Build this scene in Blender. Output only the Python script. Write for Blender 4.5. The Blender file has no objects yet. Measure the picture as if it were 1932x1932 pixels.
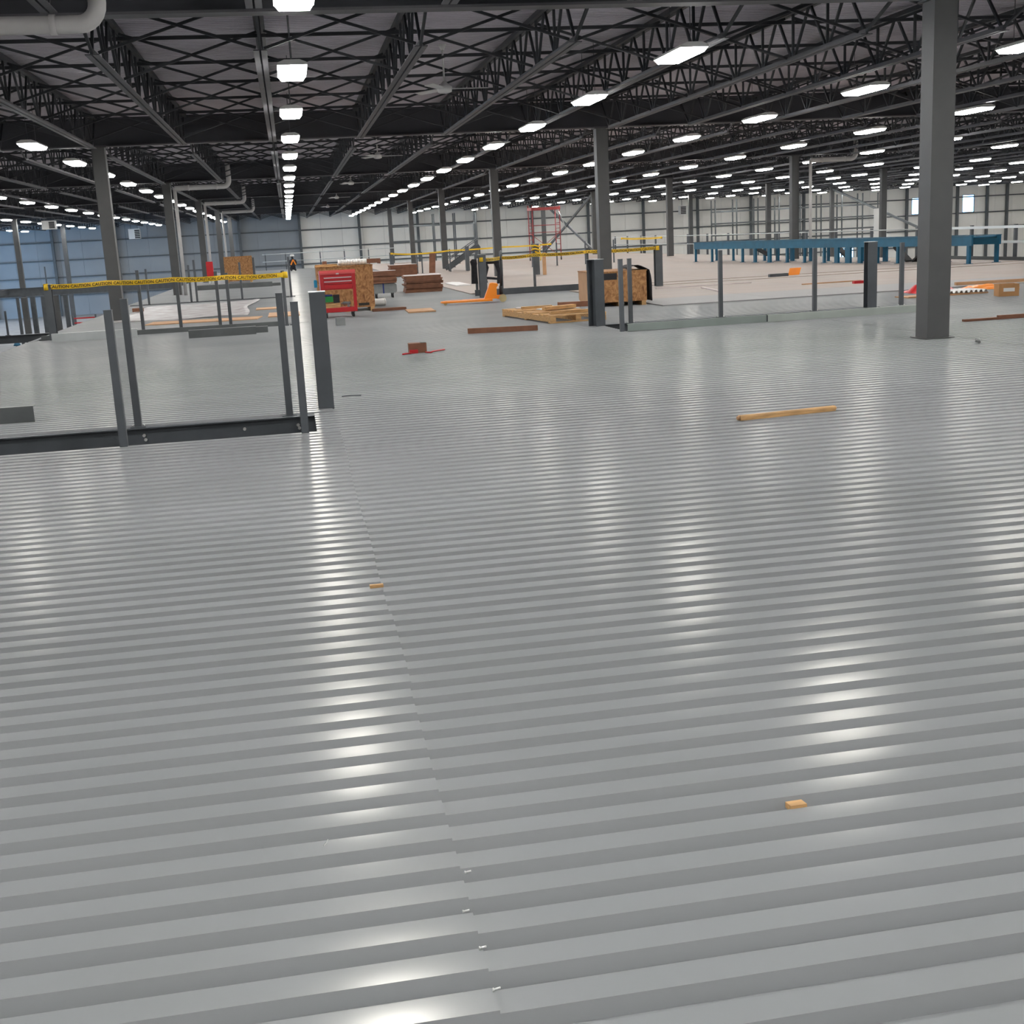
import bpy, bmesh, math, random
from mathutils import Matrix, Vector
random.seed(7)
scene = bpy.context.scene
C = scene.collection

# ------------------------------------------------------------------ camera
YAW, PITCH, ROLL, FPX, CAM_H = 0.1657081, 0.2218152, 0.0523245, 2313.4, 1.557
def camera_matrix():
    cy, sy, cp, sp = math.cos(YAW), math.sin(YAW), math.cos(PITCH), math.sin(PITCH)
    fwd = Vector((sy*cp, cy*cp, -sp)); r0 = Vector((cy, -sy, 0)); d0 = fwd.cross(r0)
    c, s = math.cos(ROLL), math.sin(ROLL)
    r = c*r0 + s*d0; up = s*r0 - c*d0; b = -fwd
    return Matrix(((r.x, up.x, b.x, 0), (r.y, up.y, b.y, 0), (r.z, up.z, b.z, CAM_H), (0, 0, 0, 1)))
cam_data = bpy.data.cameras.new('camera')
cam_data.sensor_width = 36.0; cam_data.lens = FPX/1932*36.0
cam_data.clip_start = 0.05; cam_data.clip_end = 400
cam = bpy.data.objects.new('camera', cam_data); C.objects.link(cam)
cam.matrix_world = camera_matrix(); scene.camera = cam

# ------------------------------------------------------------------ light, sky, exposure
LAMP = 62.0            # radiance of the fluorescent tubes
SKY = 9.0              # overcast daylight outside
world = bpy.data.worlds.new('sky'); scene.world = world; world.use_nodes = True
bg = world.node_tree.nodes['Background']
bg.inputs[0].default_value = (0.30, 0.60, 1.0, 1); bg.inputs[1].default_value = SKY
scene.view_settings.view_transform = 'Standard'; scene.view_settings.look = 'None'
scene.view_settings.exposure = 0.0; scene.view_settings.gamma = 1.0
scene.view_settings.use_curve_mapping = False
scene.cycles.use_light_tree = False; scene.cycles.max_bounces = 4; scene.cycles.diffuse_bounces = 3; scene.cycles.glossy_bounces = 2
scene.cycles.use_adaptive_sampling = True; scene.cycles.adaptive_threshold = 0.04; scene.cycles.use_denoising = True
scene.cycles.transparent_max_bounces = 8; scene.cycles.sample_clamp_indirect = 6.0
scene.cycles.caustics_reflective = False; scene.cycles.caustics_refractive = False

# ------------------------------------------------------------------ materials
def new_mat(name):
    m = bpy.data.materials.new(name); m.use_nodes = True
    return m, m.node_tree, m.node_tree.nodes['Principled BSDF']
def mat(name, col, rough=0.6, metal=0.0, var=0.0, scale=6.0, col2=None, bump=0.0, stretch=None, rnd=0.0, spec=None):
    m, nt, p = new_mat(name)
    p.inputs['Base Color'].default_value = (*col, 1); p.inputs['Roughness'].default_value = rough
    p.inputs['Metallic'].default_value = metal
    if spec is not None: p.inputs['Specular IOR Level'].default_value = spec
    if var or col2 or bump:
        tc = nt.nodes.new('ShaderNodeTexCoord'); mp = nt.nodes.new('ShaderNodeMapping')
        nt.links.new(tc.outputs['Object'], mp.inputs[0])
        if stretch: mp.inputs['Scale'].default_value = stretch
        nz = nt.nodes.new('ShaderNodeTexNoise'); nz.inputs['Scale'].default_value = scale; nz.inputs['Detail'].default_value = 4
        nt.links.new(mp.outputs[0], nz.inputs[0])
        if var or col2:
            cr = nt.nodes.new('ShaderNodeValToRGB')
            a = [max(0, c*(1-var)) for c in col]; b = col2 or [min(1, c*(1+var)) for c in col]
            cr.color_ramp.elements[0].position = 0.35; cr.color_ramp.elements[1].position = 0.65
            cr.color_ramp.elements[0].color = (*a, 1); cr.color_ramp.elements[1].color = (*b, 1)
            nt.links.new(nz.outputs[0], cr.inputs[0]); out = cr.outputs[0]
            if rnd:
                oi = nt.nodes.new('ShaderNodeObjectInfo'); mr = nt.nodes.new('ShaderNodeMapRange')
                mr.inputs[3].default_value = 1-rnd; mr.inputs[4].default_value = 1+rnd
                nt.links.new(oi.outputs['Random'], mr.inputs[0])
                hs = nt.nodes.new('ShaderNodeHueSaturation'); nt.links.new(mr.outputs[0], hs.inputs['Value'])
                nt.links.new(out, hs.inputs['Color']); out = hs.outputs[0]
            nt.links.new(out, p.inputs['Base Color'])
        if bump:
            bp = nt.nodes.new('ShaderNodeBump'); bp.inputs['Strength'].default_value = bump; bp.inputs['Distance'].default_value = 0.01
            nt.links.new(nz.outputs[0], bp.inputs['Height']); nt.links.new(bp.outputs[0], p.inputs['Normal'])
    return m
def deck_material(name, rough, gloss):
    # satin galvanised sheet: a matt zinc coat with a weak, even gloss
    m = bpy.data.materials.new(name); m.use_nodes = True; nt = m.node_tree
    nt.nodes.remove(nt.nodes['Principled BSDF'])
    df = nt.nodes.new('ShaderNodeBsdfDiffuse'); gl = nt.nodes.new('ShaderNodeBsdfGlossy'); mx = nt.nodes.new('ShaderNodeMixShader')
    gl.inputs['Color'].default_value = (1.0, 0.97, 0.9, 1); gl.inputs['Roughness'].default_value = rough; mx.inputs[0].default_value = gloss
    nt.links.new(df.outputs[0], mx.inputs[1]); nt.links.new(gl.outputs[0], mx.inputs[2]); nt.links.new(mx.outputs[0], nt.nodes['Material Output'].inputs[0])
    lw = nt.nodes.new('ShaderNodeLayerWeight'); lw.inputs['Blend'].default_value = 0.5
    pw = nt.nodes.new('ShaderNodeMath'); pw.operation = 'POWER'; pw.inputs[1].default_value = 5.0
    ma = nt.nodes.new('ShaderNodeMath'); ma.operation = 'MULTIPLY_ADD'; ma.inputs[1].default_value = gloss*3.0; ma.inputs[2].default_value = gloss
    nt.links.new(lw.outputs['Facing'], pw.inputs[0]); nt.links.new(pw.outputs[0], ma.inputs[0]); nt.links.new(ma.outputs[0], mx.inputs[0])
    tc = nt.nodes.new('ShaderNodeTexCoord')
    nz = nt.nodes.new('ShaderNodeTexNoise'); nz.inputs['Scale'].default_value = 0.9; nz.inputs['Detail'].default_value = 3
    nt.links.new(tc.outputs['Object'], nz.inputs[0])
    cr = nt.nodes.new('ShaderNodeValToRGB')
    cr.color_ramp.elements[0].position = 0.3; cr.color_ramp.elements[1].position = 0.7
    cr.color_ramp.elements[0].color = (0.262, 0.275, 0.284, 1); cr.color_ramp.elements[1].color = (0.287, 0.30, 0.31, 1)
    nt.links.new(nz.outputs[0], cr.inputs[0])
    oi = nt.nodes.new('ShaderNodeObjectInfo'); mr = nt.nodes.new('ShaderNodeMapRange')
    mr.inputs[3].default_value = 0.97; mr.inputs[4].default_value = 1.03
    nt.links.new(oi.outputs['Random'], mr.inputs[0])
    hs = nt.nodes.new('ShaderNodeHueSaturation'); nt.links.new(mr.outputs[0], hs.inputs['Value']); nt.links.new(cr.outputs[0], hs.inputs['Color'])
    nt.links.new(hs.outputs[0], df.inputs['Color'])
    n2 = nt.nodes.new('ShaderNodeTexNoise'); n2.inputs['Scale'].default_value = 2.2; n2.inputs['Detail'].default_value = 1
    mp = nt.nodes.new('ShaderNodeMapping'); mp.inputs['Scale'].default_value = (0.5, 3.0, 1.0)
    nt.links.new(tc.outputs['Object'], mp.inputs[0]); nt.links.new(mp.outputs[0], n2.inputs[0])
    bp = nt.nodes.new('ShaderNodeBump'); bp.inputs['Strength'].default_value = 0.05; bp.inputs['Distance'].default_value = 0.01
    nt.links.new(n2.outputs[0], bp.inputs['Height']); nt.links.new(bp.outputs[0], gl.inputs['Normal'])
    return m
def osb_material():
    m, nt, p = new_mat('strand_board'); p.inputs['Roughness'].default_value = 0.75
    tc = nt.nodes.new('ShaderNodeTexCoord'); mp = nt.nodes.new('ShaderNodeMapping'); mp.inputs['Scale'].default_value = (12, 12, 8)
    nt.links.new(tc.outputs['Object'], mp.inputs[0])
    nz = nt.nodes.new('ShaderNodeTexNoise'); nz.inputs['Scale'].default_value = 0.8; nz.inputs['Detail'].default_value = 3
    nz.inputs['Distortion'].default_value = 2.2
    nt.links.new(mp.outputs[0], nz.inputs[0])
    cr = nt.nodes.new('ShaderNodeValToRGB'); e = cr.color_ramp.elements
    e[0].position = 0.3; e[0].color = (0.2, 0.085, 0.03, 1); e[1].position = 0.7; e[1].color = (0.5, 0.27, 0.11, 1)
    k = e.new(0.5); k.color = (0.36, 0.175, 0.065, 1)
    nt.links.new(nz.outputs[0], cr.inputs[0]); nt.links.new(cr.outputs[0], p.inputs['Base Color'])
    return m
def emit(name, col, strength):
    m = bpy.data.materials.new(name); m.use_nodes = True; nt = m.node_tree
    nt.nodes.remove(nt.nodes['Principled BSDF'])
    e = nt.nodes.new('ShaderNodeEmission'); e.inputs[0].default_value = (*col, 1); e.inputs[1].default_value = strength
    nt.links.new(e.outputs[0], nt.nodes['Material Output'].inputs[0]); return m
def glass(name):
    m = bpy.data.materials.new(name); m.use_nodes = True; nt = m.node_tree
    nt.nodes.remove(nt.nodes['Principled BSDF'])
    t = nt.nodes.new('ShaderNodeBsdfTransparent'); g = nt.nodes.new('ShaderNodeBsdfGlossy'); g.inputs['Roughness'].default_value = 0.05
    mx = nt.nodes.new('ShaderNodeMixShader'); mx.inputs[0].default_value = 0.08
    nt.links.new(t.outputs[0], mx.inputs[1]); nt.links.new(g.outputs[0], mx.inputs[2]); nt.links.new(mx.outputs[0], nt.nodes['Material Output'].inputs[0])
    return m
DECK = [deck_material('galvanised_deck', 0.2, 0.045), deck_material('embossed_rib_side', 0.6, 0.03)]; OSB = osb_material(); GLASS = glass('window_glass')
TUBE = emit('fluorescent_tube', (1.0, 0.98, 0.955), LAMP)
COLUMN = mat('grey_column_paint', (0.078, 0.080, 0.081), 0.55, var=0.06, scale=3)
POST = mat('slate_post_paint', (0.085, 0.095, 0.105), 0.45, var=0.08, scale=4)
BEAM = mat('dark_beam_paint', (0.075, 0.085, 0.095), 0.45, var=0.1, scale=4)
JOIST = mat('dark_joist_primer', (0.024, 0.027, 0.031), 0.6, var=0.1, scale=3)
CHORD = mat('joist_chord_primer', (0.085, 0.085, 0.092), 0.6, var=0.1, scale=3)
GIRDER = mat('dark_girder_primer', (0.032, 0.034, 0.041), 0.6, var=0.08, scale=2)
ROOF = mat('white_roof_deck', (0.60, 0.565, 0.61), 0.6, var=0.05, scale=1)
WALL = mat('white_wall_panel', (0.88, 0.865, 0.81), 0.6, var=0.03, scale=0.6, rnd=0.03)
WALLB = mat('wall_backing', (0.2, 0.2, 0.2), 0.8)
GIRT = mat('girt_primer', (0.09, 0.1, 0.105), 0.6, var=0.1, scale=3)
CONC = mat('concrete', (0.3, 0.3, 0.29), 0.8, var=0.12, scale=1.2)
SHEET = mat('floor_sheet', (0.33, 0.295, 0.265), 0.6, scale=0.12, col2=(0.34, 0.252, 0.195), rnd=0.03, bump=0.02)
SHEETG = mat('grey_floor_sheet', (0.29, 0.288, 0.285), 0.6, var=0.03, scale=0.3, rnd=0.03)
GALV = mat('galvanised_channel', (0.5, 0.53, 0.53), 0.4, 0.4, var=0.06, scale=3)
GALVB = mat('bright_galvanised_rail', (0.78, 0.82, 0.82), 0.35, 0.2)
KICKA = mat('green_grey_zinc', (0.25, 0.29, 0.27), 0.5, 0.1, var=0.06, scale=3)
KICKB = mat('pale_zinc', (0.38, 0.42, 0.385), 0.5, 0.1, var=0.06, scale=3)
GREYWALL = mat('grey_wall_panel', (0.27, 0.29, 0.305), 0.6, var=0.04, scale=0.6, rnd=0.03)  # greyer tone for the panels on the left part of the far wall
GALVD = mat('dull_channel', (0.11, 0.12, 0.12), 0.5, 0.2, var=0.1, scale=3)
WOOD = mat('pine', (0.52, 0.31, 0.13), 0.7, var=0.25, scale=5, stretch=(1, 8, 8))
PLY = mat('plywood', (0.5, 0.29, 0.15), 0.7, var=0.12, scale=4, stretch=(1, 6, 1))
BROWN = mat('brown_board', (0.2, 0.085, 0.045), 0.7, var=0.15, scale=6)
BTOP = mat('pale_board_face', (0.55, 0.5, 0.49), 0.6, var=0.06, scale=3)
RED = mat('red_enamel', (0.5, 0.012, 0.018), 0.35, var=0.05, scale=2)
REDP = mat('red_lid', (0.62, 0.09, 0.09), 0.3)
ALU = mat('drawer_pull_aluminium', (0.6, 0.45, 0.46), 0.4, 0.3)
ORANGE = mat('orange_enamel', (0.85, 0.25, 0.01), 0.4, var=0.05, scale=3)
BLUE = mat('blue_steel_paint', (0.003, 0.09, 0.165), 0.55, var=0.1, scale=3)
BLUE2 = mat('bright_blue', (0.01, 0.25, 0.45), 0.4)
YELLOW = mat('yellow_paint', (0.75, 0.42, 0.02), 0.5)
TAPE = mat('yellow_tape', (0.82, 0.52, 0.015), 0.45)
INK = mat('black_ink', (0.02, 0.018, 0.012), 0.6)
BLACK = mat('black_rubber', (0.015, 0.015, 0.017), 0.7)
CLOTH = mat('black_cloth', (0.02, 0.02, 0.024), 0.9, var=0.3, scale=9)
WHITE = mat('white_enamel', (0.72, 0.72, 0.7), 0.5)
PVC = mat('white_pipe', (0.5, 0.49, 0.48), 0.5, var=0.05, scale=3)
TARP = mat('white_sheeting', (0.48, 0.49, 0.48), 0.55, scale=2.5, col2=(0.30, 0.26, 0.26), bump=0.5)
GREYP = mat('grey_plastic', (0.22, 0.23, 0.23), 0.6, var=0.08, scale=6)
GREEN = mat('green_plastic', (0.01, 0.25, 0.05), 0.5)
NAVY = mat('navy_plastic', (0.01, 0.03, 0.18), 0.5)
CARD = mat('cardboard', (0.42, 0.22, 0.09), 0.8, var=0.1, scale=5)
SCAF = mat('red_scaffold_paint', (0.36, 0.05, 0.05), 0.5, var=0.15, scale=6)
SKIN = mat('skin', (0.42, 0.24, 0.17), 0.6)
HIVIS = mat('hi_vis_orange', (0.9, 0.28, 0.02), 0.7)
LIME = mat('hi_vis_lime', (0.55, 0.6, 0.08), 0.7)
DENIM = mat('dark_work_clothes', (0.03, 0.032, 0.04), 0.9)
SCREW = mat('bright_screw', (0.8, 0.8, 0.78), 0.3, 0.6)
CREAM = mat('polyurethane_wheel', (0.45, 0.38, 0.2), 0.5)

# ------------------------------------------------------------------ mesh helpers
class MB:
    def __init__(self): self.v = []; self.f = []; self.s = []; self.m = []
    def add(self, vs, fs, smooth=False, mi=0):
        o = len(self.v); self.v += [tuple(q) for q in vs]
        for f in fs: self.f.append(tuple(i+o for i in f)); self.s.append(smooth); self.m.append(mi)
        return self
    def box(self, x0, x1, y0, y1, z0, z1, mi=0):
        vs = [(x0,y0,z0),(x1,y0,z0),(x1,y1,z0),(x0,y1,z0),(x0,y0,z1),(x1,y0,z1),(x1,y1,z1),(x0,y1,z1)]
        return self.add(vs, [(0,3,2,1),(4,5,6,7),(0,1,5,4),(1,2,6,5),(2,3,7,6),(3,0,4,7)], mi=mi)
    def bar(self, a, b, w, h, up=(0,0,1), mi=0):
        a = Vector(a); b = Vector(b); d = (b-a).normalized(); u = Vector(up)
        if abs(d.dot(u)) > 0.98: u = Vector((0,1,0)) if abs(d.y) < 0.9 else Vector((1,0,0))
        s = d.cross(u).normalized(); u = s.cross(d).normalized()
        vs = [p+s*i*w/2+u*j*h/2 for p in (a, b) for i, j in ((-1,-1),(1,-1),(1,1),(-1,1))]
        return self.add(vs, [(0,1,2,3),(7,6,5,4),(0,4,5,1),(1,5,6,2),(2,6,7,3),(3,7,4,0)], mi=mi)
    def tube(self, pts, r, n=10, caps=True, mi=0):
        pts = [Vector(p) for p in pts]; rs = r if isinstance(r, (list, tuple)) else [r]*len(pts)
        vs = []; prev = None
        for i, p in enumerate(pts):
            d = (pts[min(i+1, len(pts)-1)]-pts[max(i-1, 0)]).normalized()
            u = Vector((0,0,1)) if abs(d.z) < 0.9 else Vector((1,0,0))
            if prev is not None: u = prev
            s = d.cross(u).normalized(); u = s.cross(d).normalized(); prev = u
            for k in range(n):
                t = 2*math.pi*k/n; vs.append(p+(s*math.cos(t)+u*math.sin(t))*rs[i])
        o = len(self.v); fs = []
        for i in range(len(pts)-1):
            for k in range(n):
                a, b = i*n+k, i*n+(k+1) % n; fs.append((a, b, b+n, a+n))
        self.add(vs, fs, True, mi)
        if caps:
            self.f.append(tuple(o+k for k in range(n))[::-1]); self.s.append(False); self.m.append(mi)
            e = o+(len(pts)-1)*n; self.f.append(tuple(e+k for k in range(n))); self.s.append(False); self.m.append(mi)
        return self
    def prism(self, poly, axis, a, b, mi=0):
        # poly of 2D points extruded along axis from a to b
        def P(q, t): return {'x': (t, q[0], q[1]), 'y': (q[0], t, q[1]), 'z': (q[0], q[1], t)}[axis]
        n = len(poly); vs = [P(q, a) for q in poly]+[P(q, b) for q in poly]
        fs = [tuple(range(n))[::-1], tuple(range(n, 2*n))]+[(i, (i+1) % n, (i+1) % n+n, i+n) for i in range(n)]
        return self.add(vs, fs, mi=mi)
    def mesh(self, name, mats):
        me = bpy.data.meshes.new(name); me.from_pydata(self.v, [], self.f)
        for m in (mats if isinstance(mats, (list, tuple)) else [mats]): me.materials.append(m)
        me.polygons.foreach_set('use_smooth', self.s); me.polygons.foreach_set('material_index', self.m)
        me.update(); return me
    def obj(self, name, mats, parent=None, loc=(0,0,0), rz=0):
        return link(name, self.mesh(name, mats), parent, loc, rz)
def link(name, me, parent=None, loc=(0,0,0), rz=0):
    o = bpy.data.objects.new(name, me); C.objects.link(o); o.location = loc; o.rotation_euler = (0,0,rz)
    if parent is not None: o.parent = parent
    return o
def tag(o, label, cat, group=None):
    o['label'] = label; o['category'] = cat
    if group: o['group'] = group
    return o
def thing(name, label, cat, loc=(0,0,0), rz=0, group=None):
    o = bpy.data.objects.new(name, None); o.empty_display_size = 0.1; C.objects.link(o)
    o.location = loc; o.rotation_euler = (0,0,rz); return tag(o, label, cat, group)
def structure(o): o['kind'] = 'structure'; return o
def copy_tree(o, parent=None):
    c = o.copy(); C.objects.link(c); c.parent = parent
    for ch in o.children: copy_tree(ch, c)
    return c
ORD = ['first','second','third','fourth','fifth','sixth','seventh','eighth','ninth','tenth','eleventh','twelfth','thirteenth',
       'fourteenth','fifteenth','sixteenth','seventeenth','eighteenth','nineteenth','twentieth','twenty-first','twenty-second','twenty-third','twenty-fourth','twenty-fifth','twenty-sixth','twenty-seventh','twenty-eighth','twenty-ninth','thirtieth','thirty-first','thirty-second','thirty-third','thirty-fourth','thirty-fifth','thirty-sixth','thirty-seventh','thirty-eighth','thirty-ninth','fortieth']
def in_view(x, y, z, m=120):
    M = cam.matrix_world.inverted() @ Vector((x, y, z))
    if M.z > -0.3: return False
    u = 966+FPX*M.x/-M.z; v = 966-FPX*M.y/-M.z
    return -m < u < 1932+m and -m < v < 1932+m

# ------------------------------------------------------------------ building grid
BAY0, BAY = 14.66, 16.78
GY = [BAY0+BAY*k for k in range(-1, 7)]            # girder lines, last one on the back wall
GX = [-4.2+12.23*k for k in range(-1, 7)]          # column lines
YBACK, XLEFT, XRIGHT, YFRONT = 115.4, -33.0, 74.0, -26.0
ZLOW, ZROOF = -3.4, 4.80
Z_CH, Z_TOP = 3.98, 4.74

# ------------------------------------------------------------------ floor: mezzanine deck of ribbed steel panels
PITCH_R = 0.1524; CROWN = 0.0005
def rib_profile():
    # (y, z) polylines per rib; each flat has its own vertices so that only the crown is smooth
    top, slope, dep = 0.080, 0.016, 0.038
    val = PITCH_R-top-2*slope
    flat = [(slope+top*i/4, -CROWN*((i-2)/2)**2) for i in range(5)]
    return flat, top, slope, dep, val
def panel_mesh(x0, x1, y0, nribs, z, mb=None):
    mb = mb or MB(); flat, top, slope, dep, val = rib_profile()
    for r in range(nribs):
        y = y0+r*PITCH_R
        # top flat
        vs = [(x, y+q[0], z+q[1]) for q in flat for x in (x0, x1)]
        mb.add(vs, [(2*i, 2*i+1, 2*i+3, 2*i+2) for i in range(4)], True)
        zt = z-CROWN
        prof = [(y+slope+top, zt), (y+2*slope+top, z-dep), (y+2*slope+top+val, z-dep)]
        near = [(y, z-dep), (y+slope, zt)]
        for a, b in ((near[0], near[1]), (prof[0], prof[1]), (prof[1], prof[2])):
            mb.add([(x0, *a), (x1, *a), (x1, *b), (x0, *b)], [(0, 1, 2, 3)], mi=1)
    return mb
floor = bpy.data.objects.new('floor', None); C.objects.link(floor); structure(floor)
floor['label'] = 'ribbed galvanised steel mezzanine deck covering the whole foreground'
W6 = 6*PITCH_R
panels = []        # (x0, x1, y0, nribs, z)
XS = [0.11, 8.3, 16.5, 22.0]
def right_row(y, n):
    for a, b in zip(XS[:-1], XS[1:]):
        segs = [(a, b)]
        for (ox0, ox1, oy0, oy1) in ((5.05, 10.15, 18.85, 20.60), (4.9, 9.6, 33.5, 34.30)):
            if y+0.02 < oy1 and y+n*PITCH_R-0.02 > oy0:
                new = []
                for s, e in segs:
                    if e <= ox0 or s >= ox1: new.append((s, e)); continue
                    if s < ox0: new.append((s, ox0))
                    if e > ox1: new.append((ox1, e))
                segs = new
        for s, e in segs:
            if in_view(max(s, min(e, s+2)), y, 0, 700) or in_view(e, y, 0, 400) or y < 6: panels.append((s, e+0.05, y, n, 0.0))
y = 10.58-13*W6
while y < 89.5: right_row(y, 6); y += W6
def left_rows(y0, y1):
    y = y0
    while y < y1-0.05:
        n = min(6, round((y1-y)/PITCH_R)); panels.append((-5.1, 0.297+random.choice((-0.006, 0, 0.004, 0.008)), y, n, 0.008)); y += n*PITCH_R
left_rows(10.58-13*W6, 10.58); left_rows(11.80, 25.516); left_rows(26.28, 39.996); left_rows(41.2, 90)
panels.sort(key=lambda p: (p[2]-1)**2+(((p[0]+min(p[1], p[0]+6))/2)-1)**2*0.6)
far = MB()
for i, p in enumerate(panels):
    if i < 270: panel_mesh(*p).obj('deck_panel', DECK, floor)
    else: panel_mesh(*p, mb=far)
far_o = far.obj('far_deck_panels', DECK, floor); far_o['kind'] = 'stuff'

# floor sheathing boards laid over the deck on the right and far side
sheath = bpy.data.objects.new('floor_sheathing', None); C.objects.link(sheath); structure(sheath)
sheath['label'] = 'pale beige floor sheets laid over the steel deck beyond the right-hand railing'
shm = MB().box(0, 2.436, 0, 1.216, 0.003, 0.022).mesh('floor_sheet', SHEET)
shg = MB().box(0, 2.436, 0, 1.216, 0.003, 0.022).mesh('floor_sheet', SHEETG)
cells = []
def sheet_rows(x0, x1, y0, y1):
    y = y0; k = 0
    while y < y1-0.5:
        x = x0-(k % 2)*0.0
        while x < x1: cells.append((x, y)); x += 2.44
        y += 1.22; k += 1
sheet_rows(7.36, 21.5, 24.2, 32.8); sheet_rows(9.8, 21.5, 33.0, 34.2); sheet_rows(4.92, 21.5, 34.5, 90)
cells = [c for c in cells if in_view(c[0]+1, c[1], 0, 200)]
cells.sort(key=lambda c: c[0]**2+c[1]**2)
fs = MB()
for i, (x, y) in enumerate(cells):
    if i < 260: link('floor_sheet', shg if y < 26.5 else shm, sheath, (x, y, 0))
    else: fs.box(x, x+2.436, y, y+1.216, 0.003, 0.022)
o = fs.obj('far_floor_sheets', SHEET, sheath); o['kind'] = 'stuff'

# ------------------------------------------------------------------ lower floor, walls, ceiling
structure(MB().box(XLEFT-0.4, XRIGHT+0.4, YFRONT-0.4, YBACK+0.4, ZLOW-0.3, ZLOW).obj('floor_lower', CONC))['label'] = 'concrete floor of the storey below the mezzanine'
def ribbed_roof():
    mb = MB(); y = YFRONT; z = ZROOF
    while y < YBACK:
        q = [(y, z), (y+0.05, z), (y+0.065, z+0.038), (y+0.135, z+0.038), (y+0.15, z)]
        for a, b in zip(q[:-1], q[1:]): mb.add([(XLEFT, *a), (XLEFT, *b), (XRIGHT, *b), (XRIGHT, *a)], [(0, 1, 2, 3)])
        y += 0.15
    mb.box(XLEFT-0.3, XRIGHT+0.3, YFRONT-0.3, YBACK+0.3, z+0.1, z+0.3)
    return mb
structure(ribbed_roof().obj('ceiling', ROOF))['label'] = 'white ribbed metal roof deck above the dark joists'

def wall(name, label):
    w = bpy.data.objects.new(name, None); C.objects.link(w); structure(w); w['label'] = label; return w
wb = wall('wall_back', 'white panelled far wall with dark horizontal girts')
holes = [(60.7, 61.9, 1.5, 3.1), (66.1, 67.4, 1.45, 3.15), (56.6, 58.1, ZLOW, -1.5), (52.9, 54.7, ZLOW, -1.35)]
xw = XLEFT-0.0; k = 0
while xw < XRIGHT:
    x1 = min(xw+1.9, XRIGHT); mb = MB(); cuts = [h for h in holes if h[0] < x1-0.01 and h[1] > xw]
    if not cuts: mb.box(xw+0.008, x1-0.008, YBACK, YBACK+0.12, ZLOW, ZROOF+0.1)
    else:
        a, b, c, d = cuts[0]; a = max(a, xw+0.008); b = min(b, x1-0.008)
        if a > xw+0.02: mb.box(xw+0.008, a, YBACK, YBACK+0.12, ZLOW, ZROOF+0.1)
        if b < x1-0.02: mb.box(b, x1-0.008, YBACK, YBACK+0.12, ZLOW, ZROOF+0.1)
        mb.box(a, b, YBACK, YBACK+0.12, d, ZROOF+0.1)
        if c > ZLOW+0.1: mb.box(a, b, YBACK, YBACK+0.12, ZLOW, c)
    mb.obj('wall_panel', GREYWALL if x1 < 1.6 else WALL, wb); xw = x1
    if x1 < XRIGHT and not any(h[0]-0.1 < x1 < h[1]+0.1 for h in holes): MB().box(x1-0.05, x1+0.05, YBACK+0.12, YBACK+0.16, ZLOW, ZROOF+0.1).obj('joint_strip', WALLB, wb)
for z in (2.95, 1.4, -0.05, -1.6): MB().bar((XLEFT, YBACK-0.1, z), (XRIGHT, YBACK-0.1, z), 0.18, 0.11).obj('wall_girt', GIRT, wb)
for i in range(21):
    x = -30.9+5.35*i
    if any(h[0]-0.4 < x < h[1]+0.4 for h in holes): x = 68.6
    if x < XRIGHT: MB().box(x-0.11, x+0.11, YBACK-0.42, YBACK-0.16, ZLOW, ZROOF-0.02).obj('wall_post', GIRT, wb)
wl = wall('wall_left', 'daylit wall at the left end of the hall')
for y0, y1, z0, z1 in ((YFRONT, 80, ZLOW, 4.9), (80, 112, 1.3, 4.9), (112, YBACK, ZLOW, 4.9)):
    MB().box(XLEFT-0.15, XLEFT, y0, y1, z0, z1).obj('wall_panel', WALL, wl)
for i, (y0, y1) in enumerate(((80.0, 90.4), (90.8, 101.2), (101.6, 112.0))):
    mb = MB(); mb.box(XLEFT-0.12, XLEFT+0.02, y1, y1+0.4, ZLOW, 1.3) if i < 2 else None
    if i < 2: mb.obj('door_jamb', GIRT, wl)
    d = bpy.data.objects.new('door_%d' % (i+1), None); C.objects.link(d); structure(d); d['label'] = 'overhead door rolled up, open to daylight'
    MB().tube([(XLEFT+0.25, y0, 1.55), (XLEFT+0.25, y1, 1.55)], 0.22, 12).obj('rolled_curtain', GIRT, d)
wr = wall('wall_right', 'white wall at the far right end of the hall')
MB().box(XRIGHT, XRIGHT+0.15, YFRONT, YBACK, ZLOW, 4.9).obj('wall_panel', WALL, wr)
wf = wall('wall_front', 'white wall behind the viewpoint')
MB().box(XLEFT, XRIGHT, YFRONT-0.15, YFRONT, ZLOW, 4.9).obj('wall_panel', WALL, wf)
for i, (a, b, c, d) in enumerate(holes):
    w = bpy.data.objects.new(('window_%d' if i < 2 else 'door_%d') % (i+1 if i < 2 else i+2), None); C.objects.link(w); structure(w)
    w['label'] = 'bright daylit window high in the far wall' if i < 2 else 'glazed door in the far wall bright with daylight'
    c2 = max(c, ZLOW)
    MB().box(a, b, YBACK+0.05, YBACK+0.06, c2, d).obj('pane', GLASS, w)
    f = MB()
    f.box(a, a+0.05, YBACK-0.01, YBACK+0.11, c2, d); f.box(b-0.05, b, YBACK-0.01, YBACK+0.11, c2, d)
    f.box(a, b, YBACK-0.01, YBACK+0.11, d-0.05, d); f.box(a, b, YBACK-0.01, YBACK+0.11, c2, c2+0.05)
    if i >= 2: f.box((a+b)/2-0.08, (a+b)/2+0.08, YBACK, YBACK+0.1, c2, d)
    f.obj('frame', GIRT, w)

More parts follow.
